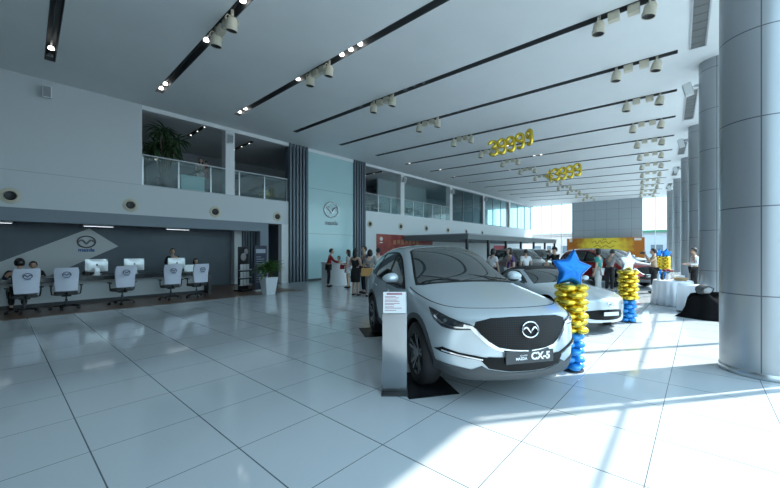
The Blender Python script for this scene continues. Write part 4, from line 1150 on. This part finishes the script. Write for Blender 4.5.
# ---- podium by the portal
t = thing('podium_counter', 'small white curved podium counter in front of the teal panel', 'counter', (*at(334.5,16.4),0), YAW)
b = MB(); n = 14
outer = [(.60*math.cos(PI+PI*i/n), .42*math.sin(PI+PI*i/n)) for i in range(n+1)]
b.prism(outer+[(.60,.25),(-.60,.25)], 0, 1.02, 'z'); b.build('body', WHITE, t, smooth=True, bevel=.01)
b = MB(); b.prism([(x*1.05, y*1.06) for x, y in outer]+[(.63,.28),(-.63,.28)], 1.02, 1.07, 'z'); b.build('top', WHITE, t, bevel=.008)

# ---- red banner on the wall and far orange banner
t = thing('wall_banner', 'red event banner with white print on the wall below the gallery', 'banner', (LX-.015,16.1,0))
REDB = mat('banner_red', (.30,.035,.035), .5); noisy(REDB, 1.4, (.22,.02,.025), (.40,.09,.06))
b = MB(); b.box(0,.03,0,6.2,.9,2.66); b.build('sheet', REDB, t)
PW = mat('print_white', (.72,.66,.62), .5)
b = MB(); b.ball((.035,.42,2.35), .01, .15, .13, 10, 8); b.box(.03,.034,.28,.56,2.08,2.14); b.build('printed_mark', PW, t)
b = MB()
for i in range(7): b.box(.03,.034,1.6+.42*i,1.9+.42*i,2.0+.05*(i%2),2.28+.04*(i%3))
b.build('print', mat('print_dull_gold', (.45,.20,.10), .5), t)
b = MB()
for i in range(9): b.box(.03,.034,1.5+.36*i,1.75+.36*i,1.6,1.72)
b.build('print', mat('print_dull_gold', (.45,.20,.10), .5), t)
t = thing('red_panel', 'red poster panel standing under the far part of the flat canopy', 'poster', (*at(500,25.5),0), YAW)
b = MB(); b.box(-.45,.45,-.02,.02,.55,1.95); b.build('sheet', mat('poster_red', (.55,.10,.12), .5), t)
for s in (-.35,.35):
    b = MB(); b.tube([(s,.03,.02),(s,.03,1.2)], .018, 6); b.box(s-.03,s+.03,-.2,.2,0,.02); b.build('leg', DARK, t)
t = thing('event_banner', 'wide orange and yellow event banner standing before the far wall', 'banner', (-7.65,42.7,0))
OB = mat('banner_orange', (.7,.25,.02), .5)
tc = N(OB,'ShaderNodeTexCoord'); mp = N(OB,'ShaderNodeMapping'); mp.inputs['Scale'].default_value = (.30,1,.55); mp.inputs['Location'].default_value = (0,0,-1.15)
gg = N(OB,'ShaderNodeTexGradient', gradient_type='SPHERICAL'); nzn = N(OB,'ShaderNodeTexNoise'); nzn.inputs['Scale'].default_value = 2.2
mxv = N(OB,'ShaderNodeMath', operation='MULTIPLY_ADD'); mxv.inputs[1].default_value = .5; rp = N(OB,'ShaderNodeValToRGB')
L(OB, tc.outputs['Object'], mp.inputs[0]); L(OB, mp.outputs[0], gg.inputs[0]); L(OB, tc.outputs['Object'], nzn.inputs['Vector']); L(OB, nzn.outputs['Fac'], mxv.inputs[0]); L(OB, gg.outputs['Fac'], mxv.inputs[2])
rp.color_ramp.elements[0].color = (.42,.13,.01,1); rp.color_ramp.elements[0].position = .42; rp.color_ramp.elements[1].color = (.80,.62,.05,1); rp.color_ramp.elements[1].position = .85
L(OB, mxv.outputs[0], rp.inputs['Fac']); L(OB, rp.outputs['Color'], bsdf(OB).inputs['Base Color'])
b = MB(); b.box(-3.55,3.55,-.03,.03,.12,2.9); b.build('sheet', OB, t)
b = MB()
for w in ([(-1.1,2.35),(-.8,2.6),(-.6,2.3),(-.3,2.62),(-.1,2.35),(.2,2.55),(.5,2.3),(.8,2.58),(1.2,2.45)],[(-.9,1.95),(-.5,2.12),(-.2,1.9),(.2,2.1),(.6,1.9),(1.0,2.1)],[(-.1,2.62),(.1,2.8),(.3,2.65)]):
    b.tube([(x,-.035,z) for x, z in curve2(w,5)], .04, 6, flat=.25, up=(0,1,0))
b.build('script_lettering', mat('banner_script_brown', (.36,.19,.03), .5), t)
for x0, x1, z0 in ((2.7,3.3,2.6),(-3.3,-3.0,2.5)):
    b = MB(); b.box(x0,x1,-.036,-.03,z0,2.85); b.build('printed_mark', PW, t)
for x in (-3.4,0,3.4):
    b = MB(); b.tube([(x,.06,0),(x,.06,2.85)], .03, 6); b.box(x-.04,x+.04,-.3,.4,0,.03); b.build('leg', DARK, t)

# ---- flat canopy down the hall
t = thing('flat_canopy', 'long flat grey canopy on dark posts along the left wall', 'canopy', (-10.4,18.8,0))
b = MB(); b.box(-4.98,0,0,17.2,2.28,2.58); b.build('roof', mat('canopy_grey', (.13,.145,.155), .5), t)
b = MB(); b.box(-4.98,.06,-.06,17.26,2.58,2.64); b.build('roof_edge', mat('canopy_edge', (.30,.33,.35), .4), t)
for i in range(7):
    for x in (-.14,):
        b = MB(); b.box(x-.07,x+.07,.05+2.83*i,.19+2.83*i,0,2.28); b.build('post', BLACK, t)
# ---- tables
random.seed(11)
TX, TY = -.61, 13.36
t = thing('round_table', 'round table under a pleated white cloth beside the round columns', 'table', (TX,TY,0))
b = MB(); b.lathe([(.0001,.70),(.44,.70),(.45,.715),(.44,.73),(.0001,.73)], 30); b.build('tabletop', WHITE, t)
b = MB(); b.lathe([(.03,.03),(.03,.70)], 12, cap=False); b.lathe([(.0001,0),(.25,0),(.25,.02),(.03,.04)], 20); b.build('pedestal', DARK, t)
c = MB(); c.lathe([(.0001,.735),(.44,.735),(.462,.728),(.475,.70),(.485,.45),(.50,.02)], 120, ripple=lambda a, z: .035*math.sin(20*a)*max(0,(.72-z))/.72*2.6 if z < .72 else 0)
o = c.build('tablecloth', CLOTHW, None, smooth=True, sharp=2.0); o.location = (TX,TY,0); tag(o, 'pleated white cloth over the round refreshment table', 'tablecloth')
def bottle(label, loc, m, h=.26):
    t = thing('bottle', label, 'bottle', loc, 0, 'bottles on the white table')
    b = MB(); b.lathe([(.0001,0),(.035,0),(.037,.02),(.037,h*.6),(.014,h*.78),(.013,h*.94),(.0001,h*.94)], 16); b.build('body', m, t, smooth=True)
    b = MB(); b.lathe([(.0001,h*.92),(.016,h*.92),(.016,h),(.0001,h)], 12); b.build('cap', ALU, t)
TZ = .736
bottle('small dark bottle standing by the flower vase on the white table', (TX-.24,TY-.05,TZ), mat('bottle_dark', (.03,.02,.015), .1))
bottle('pale blue bottle at the edge of the white table', (TX-.32,TY-.19,TZ), mat('bottle_pale', (.45,.55,.60), .1))
t = thing('flower_vase', 'vase of dark red flowers on the white round table', 'flowers', (TX-.12,TY+.2,TZ))
b = MB(); b.lathe([(.0001,0),(.05,0),(.065,.08),(.04,.16),(.05,.18),(.04,.18)], 18); b.build('vase', PAPER, t, smooth=True)
b = MB()
for i in range(11):
    a = i*2.4; r = .02+.11*math.sqrt(i/11); b.ball((math.cos(a)*r, math.sin(a)*r, .30-.5*r*.6), .035,.035,.03, 8, 6)
b.build('blossom', mat('flower_red', (.25,.02,.04), .6), t, smooth=True)
b = MB()
for i in range(14): leaf_blade(b, (0,0,.18), (math.cos(i*2.4), math.sin(i*2.4), 1.0), .16, .02, .9)
b.build('foliage', LEAF, t, smooth=True)
t = thing('bread_basket', 'low tan basket of snacks on the white round table', 'basket', (TX+.2,TY-.1,TZ))
b = MB(); b.lathe([(.0001,0),(.12,0),(.17,.08),(.16,.085),(.115,.012),(.0001,.012)], 24); b.build('basket', mat('wicker', (.42,.28,.14), .7), t, smooth=True)
for i in range(6):
    a = i*1.05; b = MB(); b.ball((0,0,0), .05,.035,.035, 10, 6); o = b.build('snack_bun', mat('bun', (.55,.36,.17), .6), t, smooth=True); o.location = (math.cos(a)*.08, math.sin(a)*.08, .06); o.rotation_euler.z = a
b = MB(); b.box(-.11,.11,-.08,.08,0,.13); o = b.build('gift_box', PAPER, None, bevel=.006); o.location = (TX+.14,TY+.17,TZ); o.rotation_euler.z = .5; tag(o, 'small white box behind the snack basket on the round table', 'box')
# a second, square table with a hanging cloth
t = thing('side_table', 'small square table under a white cloth behind the black cover', 'table', (-.20,12.2,0))
b = MB(); b.box(-.24,.24,-.24,.24,.68,.71); b.build('tabletop', WHITE, t)
for sx in (-.2,.2):
    for sy in (-.2,.2):
        b = MB(); b.box(sx-.02,sx+.02,sy-.02,sy+.02,0,.68); b.build('leg', DARK, t)
c = MB(); n = 72
def sq(a, r): 
    m_ = max(abs(math.cos(a)), abs(math.sin(a))); return r/m_
rings = []
for r, z in ((.0,.716),(.15,.716),(.243,.716),(.25,.705),(.262,.4),(.27,.04)):
    rings.append([c.b.verts.new((math.cos(2*PI*i/n)*sq(2*PI*i/n,r)*(1+(.03*math.sin(9*2*PI*i/n) if z < .6 else 0)), math.sin(2*PI*i/n)*sq(2*PI*i/n,r)*(1+(.03*math.sin(9*2*PI*i/n) if z < .6 else 0)), z)) for i in range(n)])
for a, b_ in zip(rings, rings[1:]):
    for j in range(n): c._f([a[j], a[(j+1)%n], b_[(j+1)%n], b_[j]])
o = c.build('tablecloth', CLOTHW, None, smooth=True, sharp=1.2); o.location = (-.20,12.2,0); tag(o, 'white cloth hanging over the small square table', 'tablecloth')
# black draped pile and a backpack
c = MB(); n, m_ = 64, 14
prof = [(0,.50),(.25,.50),(.42,.47),(.50,.38),(.56,.20),(.66,.06),(.76,.012),(.76,.0)]
rings = []
for r, z in prof:
    rg = []
    for i in range(n):
        a = 2*PI*i/n; w = (.03+.10*r)*math.sin(5*a+3*r)+.05*r*math.sin(11*a+1.3); rr = r+w*(.6 if z < .45 else .3)*r
        zz = z + (.05*math.sin(3*a+.5)+.03*math.sin(7*a))*(z/.5) if z > .02 else z
        rg.append(c.b.verts.new((rr*math.cos(a)*1.0, rr*math.sin(a)*.8, zz)))
    rings.append(rg)
for a, b_ in zip(rings, rings[1:]):
    for j in range(n): c._f([a[j], a[(j+1)%n], b_[(j+1)%n], b_[j]])
o = c.build('black_cover', mat('black_sheet', (.006,.006,.007), .9, spec=.1), None, smooth=True, sharp=2.5); o.location = (.14,11.35,.0); o.scale = (.78,.78,1.1); tag(o, 'black sheet draped over a low pile at the second round column', 'cover')
t = thing('backpack', 'small dark backpack lying on top of the black cover', 'backpack', (.06,11.22,.575), .6)
b = MB(); b.ball((0,0,.11), .17,.12,.13, 16, 10, lambda q, p: Vector((q.x, q.y, max(q.z,-.11)))); b.build('bag_body', mat('backpack_grey', (.05,.055,.06), .7), t, smooth=True)
b = MB(); b.tube([(-.12,-.1,.06),(-.13,-.17,.14),(0,-.19,.2),(.12,-.15,.15),(.12,-.1,.06)], .012, 6, flat=.5); b.build('strap', BLACK, t); b = MB(); b.ball((.02,-.085,.10), .10,.05,.08, 12, 8); b.build('front_pocket', mat('pocket_pale', (.25,.26,.27), .6), t, smooth=True)

# ---- gallery things
make_dracaena('tall dark-leaved indoor tree on the balcony corner behind the glass', (-16.35,4.6,Z2-.03))
b = MB(); b.box(-.2,.2,-.45,.45,0,.62); b.box(-.22,.22,-.47,.47,.62,.66); o = b.build('low_cabinet', WHITE, None, bevel=.006); o.location = (-15.85,5.42,Z2-.03); tag(o, 'low white cabinet behind the balcony glass beside the indoor tree', 'cabinet')
t = thing('gold_urn', 'round gold urn on the balcony near the portal louvers', 'urn', (-15.95,8.75,Z2-.03))
b = MB(); b.lathe([(.0001,0),(.12,0),(.10,.04),(.14,.10),(.26,.28),(.24,.44),(.15,.50),(.18,.54),(.0001,.50)], 24); b.build('body', mat('urn_gold', (.45,.32,.12), .4, .6), t, smooth=True)
for s in (-1,1):
    b = MB(); b.tube([(0,s*.2,.46),(0,s*.33,.42),(0,s*.33,.30),(0,s*.25,.26)], .018, 8); b.build('urn_handle', mat('urn_gold', (0,0,0)), t, smooth=True)
def cafe_set(loc, lb):
    t = thing('cafe_table', 'small round cafe table ' + lb, 'table', loc)
    b = MB(); b.lathe([(.0001,.72),(.32,.72),(.32,.745),(.0001,.745)], 24); b.build('tabletop', ALUW, t)
    b = MB(); b.lathe([(.0001,0),(.22,0),(.22,.02),(.03,.04),(.03,.72)], 16); b.build('pedestal', STEEL, t)
def cafe_chair(loc, rz, lb):
    t = thing('cafe_chair', 'light cafe chair ' + lb, 'chair', loc, rz)
    b = MB(); b.box(-.2,.2,-.2,.2,.44,.47); b.build('seat', ALUW, t, bevel=.01)
    b = MB(); b.tube([(-.2,-.19,.62),(-.23,-.1,.64),(-.23,.1,.64),(-.2,.19,.62)], .10, 8, flat=.12, up=(1,0,0)); b.tube([(-.19,-.17,.46),(-.22,-.17,.70)], .012, 6); b.tube([(-.19,.17,.46),(-.22,.17,.70)], .012, 6); b.build('backrest', ALUW, t, smooth=True)
    for sx in (-.18,.18):
        for sy in (-.18,.18):
            b = MB(); b.tube([(sx,sy,.44),(sx*1.1,sy*1.1,0)], .012, 6); b.build('leg', STEEL, t)
cafe_set((-16.5,16.6,Z2-.03), 'behind the gallery glass nearer the portal'); cafe_chair((-16.5,15.95,Z2-.03), PI/2, 'on the portal side of the nearer gallery table'); cafe_chair((-16.45,17.3,Z2-.03), -PI/2, 'on the far side of the nearer gallery table')
cafe_set((-16.5,21.3,Z2-.03), 'behind the gallery glass past the first pier'); cafe_chair((-16.5,20.65,Z2-.03), PI/2, 'on the near side of the second gallery table'); cafe_chair((-16.45,22.0,Z2-.03), -PI/2, 'on the far side of the second gallery table')

for i, (x, y) in enumerate(((-16.8,6.0),(-17.6,8.4),(-16.9,17.4))):
    t = thing('ceiling_strip', ('dark slim ceiling strip over the balcony behind the pier','dark slim ceiling strip deep over the balcony near the louvers','dark slim ceiling strip over the gallery past the portal')[i], 'ceiling light', (x,y,CEIL_Z), 0, 'ceiling strips over the gallery')
    b = MB(); b.box(-1.1,1.1,-.06,.06,-.05,0); b.build('housing', BLACK, t)
    for q in (-.8,0,.8):
        b = MB(); b.lathe([(.0001,-.056),(.025,-.056),(.025,-.05)],12); o = b.build('lamp', LAMPON, t); o.location = (q,0,0)
# ---- people
def put(px, Z): return (*at(px, Z), 0)
person('person', 'man in red shirt and dark trousers leaning at the white podium', put(328.5,15.55), toward(10), 1.68, 'red', 'black', arms=('reach','reach'), lean=.18)
person('person', 'small seated-height figure behind the white podium counter', put(339,17.3), toward(-110), 1.32, 'denim', 'navy', hair='bob')
person('person', 'woman in pale top and white shorts beside the podium with a red bag', put(348.5,15.0), toward(170), 1.62, 'greylight', 'white', 'shorts', 'short', 'long', arms=('bent','down'), bag=(F['red'], -1, (.26,.2), 'red handbag carried by the woman in white shorts'))
person('person', 'woman in sleeveless black dress with long hair, standing by the silver car', put(355.5,12.5), toward(60), 1.66, 'black', 'black', 'dress', 'none', 'long', arms=('bent','bent'), pose='stand')
person('person', 'man in dark suit facing the woman in the black dress', put(364.5,13.15), toward(-150), 1.75, 'navy', 'navy', hair='short')
person('person', 'person in grey top seen from behind with a tan shoulder bag', put(370,12.15), toward(95), 1.62, 'grey', 'grey', hair='bob', arms=('down','bent'))
b = MB(); b.box(-.2,.2,-.05,.05,0,.27); ba = b.build('handbag', mat('bag_tan', (.50,.27,.09), .6), None, bevel=.02)
tag(ba, 'tan handbag carried by the person in grey', 'bag'); ba.location = (*at(367,11.93), .74); ba.rotation_euler.z = YAW
b = MB(); b.tube([(-.14,0,.26),(-.10,0,.40),(0,0,.44),(.10,0,.40),(.14,0,.26)], .01, 6); b.build('bag_handle', mat('bag_tan', (0,0,0)), ba)
person('person', 'visitor in pale checked shirt just behind the silver car tailgate', put(378.5,13.8), toward(120), 1.68, 'check', 'denim', sleeve='short')
person('person', 'visitor in white shirt with dark bobbed hair behind the silver car roof', put(493,13.2), toward(30), 1.66, 'white', 'black', sleeve='short', hair='bob')
person('person', 'visitor in purple top behind the windscreen of the silver car', put(510,12.5), toward(190), 1.68, 'purple', 'white', sleeve='short', hair='bob')
person('person', 'man in white shirt seen from behind near the canopy', put(526,14.6), toward(95), 1.64, 'white', 'navy', sleeve='short')
person('person', 'dark-clothed child behind the rear of the roadster', put(518.5,11.4), toward(60), 1.24, 'black', 'black', hair='bob')
person('person', 'photographer in black cap and dark jacket behind the roadster', put(555,14.4), toward(200), 1.72, 'black', 'grey', hair='cap', arms=('camera','camera'))
person('person', 'child in black beside the photographer in the cap', put(546.5,14.8), toward(-90), 1.28, 'black', 'denim', hair='short')
person('person', 'person in teal and white standing behind the blue star balloon', put(598.5,12.4), toward(130), 1.66, 'teal', 'check', sleeve='short', hair='bob')
person('person', 'person in grey leaning toward the red car', put(609.5,13.6), toward(30), 1.66, 'grey', 'black', lean=.3, arms=('reach','reach'))
person('person', 'man in tan shirt taking a photograph by the red car nose', put(654,13.2), toward(150), 1.66, 'tan', 'black', sleeve='short', arms=('camera','camera'))
for (px, Z, f, H), lb in (((654,13.2,150,1.66),'black camera held up by the man in the tan shirt'),((555,14.4,200,1.72),'black camera held by the photographer in the cap')):
    k = H/1.70; x, y = at(px, Z); a = toward(f)
    t = thing('camera', lb, 'camera', (x+.335*k*math.cos(a), y+.335*k*math.sin(a), 1.545*k), a)
    b = MB(); b.box(-.035,.03,-.07,.07,-.045,.045); b.box(-.03,.02,-.03,.03,.045,.065); b.build('camera_body', BLACK, t, bevel=.006)
    b = MB(); b.lathe([(.035,.03),(.038,.05),(.034,.11),(.030,.11),(.0001,.09)], 16, axis='x'); b.build('lens', DARK, t, smooth=True)
person('person', 'man in white shirt and dark trousers standing against the round columns', put(694.5,13.3), toward(160), 1.68, 'white', 'black', arms=('bent','bent'))
person('person', 'receptionist in black standing behind the reception desk', (-15.25,4.55,.006), R(-10), 1.66, 'black', 'black', hair='bun', arms=('front','bent'))
for (x, y, f), lb, hr, top in (((-15.3,5.4,-10),'receptionist in dark clothes seated at the far end of the desk','bob','navy'),((-15.3,2.18,0),'receptionist seated behind the first desktop computer','short','black'),((-15.3,.78,0),'dark-haired clerk seated across from the visitor chair','short','black')):
    person('person', lb, (x,y,.006), R(f), 1.66, top, 'black', hair=hr, arms=('type','type'), pose='sit')
    t = thing('stool', 'dark swivel stool under the ' + {'r': 'receptionist', 'd': 'clerk'}[lb[0]] + {5.4:' at the far desk end',2.18:' behind the first computer',.78:' across from the visitor'}[y], 'stool', (x,y,.006))
    b = MB(); b.lathe([(.0001,.33),(.18,.33),(.2,.345),(.18,.36),(.0001,.36)], 20); b.build('seat', DARK, t, smooth=True)
    b = MB(); b.lathe([(.0001,0),(.22,0),(.21,.02),(.03,.05),(.025,.33)], 18); b.build('pedestal', DARK, t, smooth=True)
person('person', 'visitor in dark jacket sitting in the first white-covered chair', (-12.98,.42,.05), PI+.05, 1.78, 'navy', 'black', hair='short', arms=('type','type'), pose='sit')
ad = person('person', 'woman in pale pink top holding a child behind the balcony glass', (-16.42,6.0,Z2-.03), R(-30), 1.62, 'pink', 'pink', 'shorts', 'short', 'long', arms=('carry','carry'))
person('person', 'small child in red held up by the woman on the balcony', (-16.25,6.17,Z2+.62), R(140), .88, 'red', 'red', hair='short', arms=('front','front'))

# ---- outside
b = MB(); b.quad((-150,-80,-.06),(150,-80,-.06),(150,200,-.06),(-150,200,-.06)); struct(b.build('ground_outside', mat('forecourt_paving', (.42,.43,.43), .7)))
def building(label, x0, x1, y, d, h, m, roofc=None):
    t = thing('building', label, 'building', (x0,y,0))
    b = MB(); b.box(0,x1-x0,0,d,-.05,h); b.build('walls', m, t)
    for i in range(int((x1-x0)/2.5)):
        b = MB(); b.box(.6+2.5*i,2.0+2.5*i,-.05,.02,1.0,2.4); b.build('window', mat('far_window', (.12,.16,.19), .2), t)
    b = MB(); b.box(-.3,x1-x0+.3,-.4,d,h,h+.35); b.build('roof', roofc or ALU, t)
building('low pale pink building seen through the far glazing past the canopy', -30,-13,70,8,4.6, mat('pale_pink_render', (.62,.52,.48), .7))
building('low grey building with a green roof seen through the far glazing near the columns', -11,14,64,8,4.2, mat('grey_render', (.40,.44,.48), .7), mat('green_roof', (.06,.20,.12), .6))

# ------------------------------------------------------------------ light and camera
w = bpy.data.worlds.new('sky'); S.world = w; w.use_nodes = True
nt = w.node_tree; bg = nt.nodes['Background']
tc = nt.nodes.new('ShaderNodeTexCoord'); sx = nt.nodes.new('ShaderNodeSeparateXYZ'); cr = nt.nodes.new('ShaderNodeValToRGB')
nt.links.new(tc.outputs['Generated'], sx.inputs[0]); nt.links.new(sx.outputs[2], cr.inputs[0]); nt.links.new(cr.outputs[0], bg.inputs[0])
cr.color_ramp.elements[0].color = (.64,.89,1.0,1); cr.color_ramp.elements[1].color = (.50,.74,1.0,1); cr.color_ramp.elements[1].position = .8
bg.inputs[1].default_value = SKY_STR
sl = bpy.data.lights.new('sun', 'SUN'); sl.energy = SUN_STR; sl.angle = R(.8); sl.color = (1,.965,.90)
so = bpy.data.objects.new('sun', sl); COL.objects.link(so)
el = R(48); az = Vector((.6,.8,0))
so.rotation_euler = Vector((-az.x*math.cos(el), -az.y*math.cos(el), -math.sin(el))).to_track_quat('-Z','Y').to_euler()
# light portals in the glazed fronts guide the daylight
def portal(loc, rot, sx, sy):
    l = bpy.data.lights.new('daylight_portal', 'AREA'); l.shape = 'RECTANGLE'; l.size = sx; l.size_y = sy; l.cycles.is_portal = True
    o = bpy.data.objects.new('daylight_portal', l); COL.objects.link(o); o.location = loc; o.rotation_euler = rot
portal((2.0,6,3.3), (PI/2,0,PI/2), 20, 6.6)
portal((.8,30,3.3), (PI/2,0,PI/2+.08), 28, 6.6)
cam = bpy.data.cameras.new('camera'); co = bpy.data.objects.new('camera', cam); COL.objects.link(co); S.camera = co
cam.sensor_width = 36; cam.lens = 36*350/780; cam.shift_y = 6/780; cam.clip_end = 500
co.location = (0,0,EYE_H); co.rotation_euler = (PI/2,0,YAW)
S.view_settings.view_transform = 'Standard'; S.view_settings.look = 'None'; S.view_settings.gamma = 1; S.view_settings.use_curve_mapping = False
S.view_settings.exposure = EXPO
S.cycles.use_denoising = True; S.cycles.max_bounces = 10; S.cycles.diffuse_bounces = 5; S.cycles.transparent_max_bounces = 16; S.cycles.sample_clamp_indirect = 8; S.cycles.caustics_reflective = False; S.cycles.caustics_refractive = False
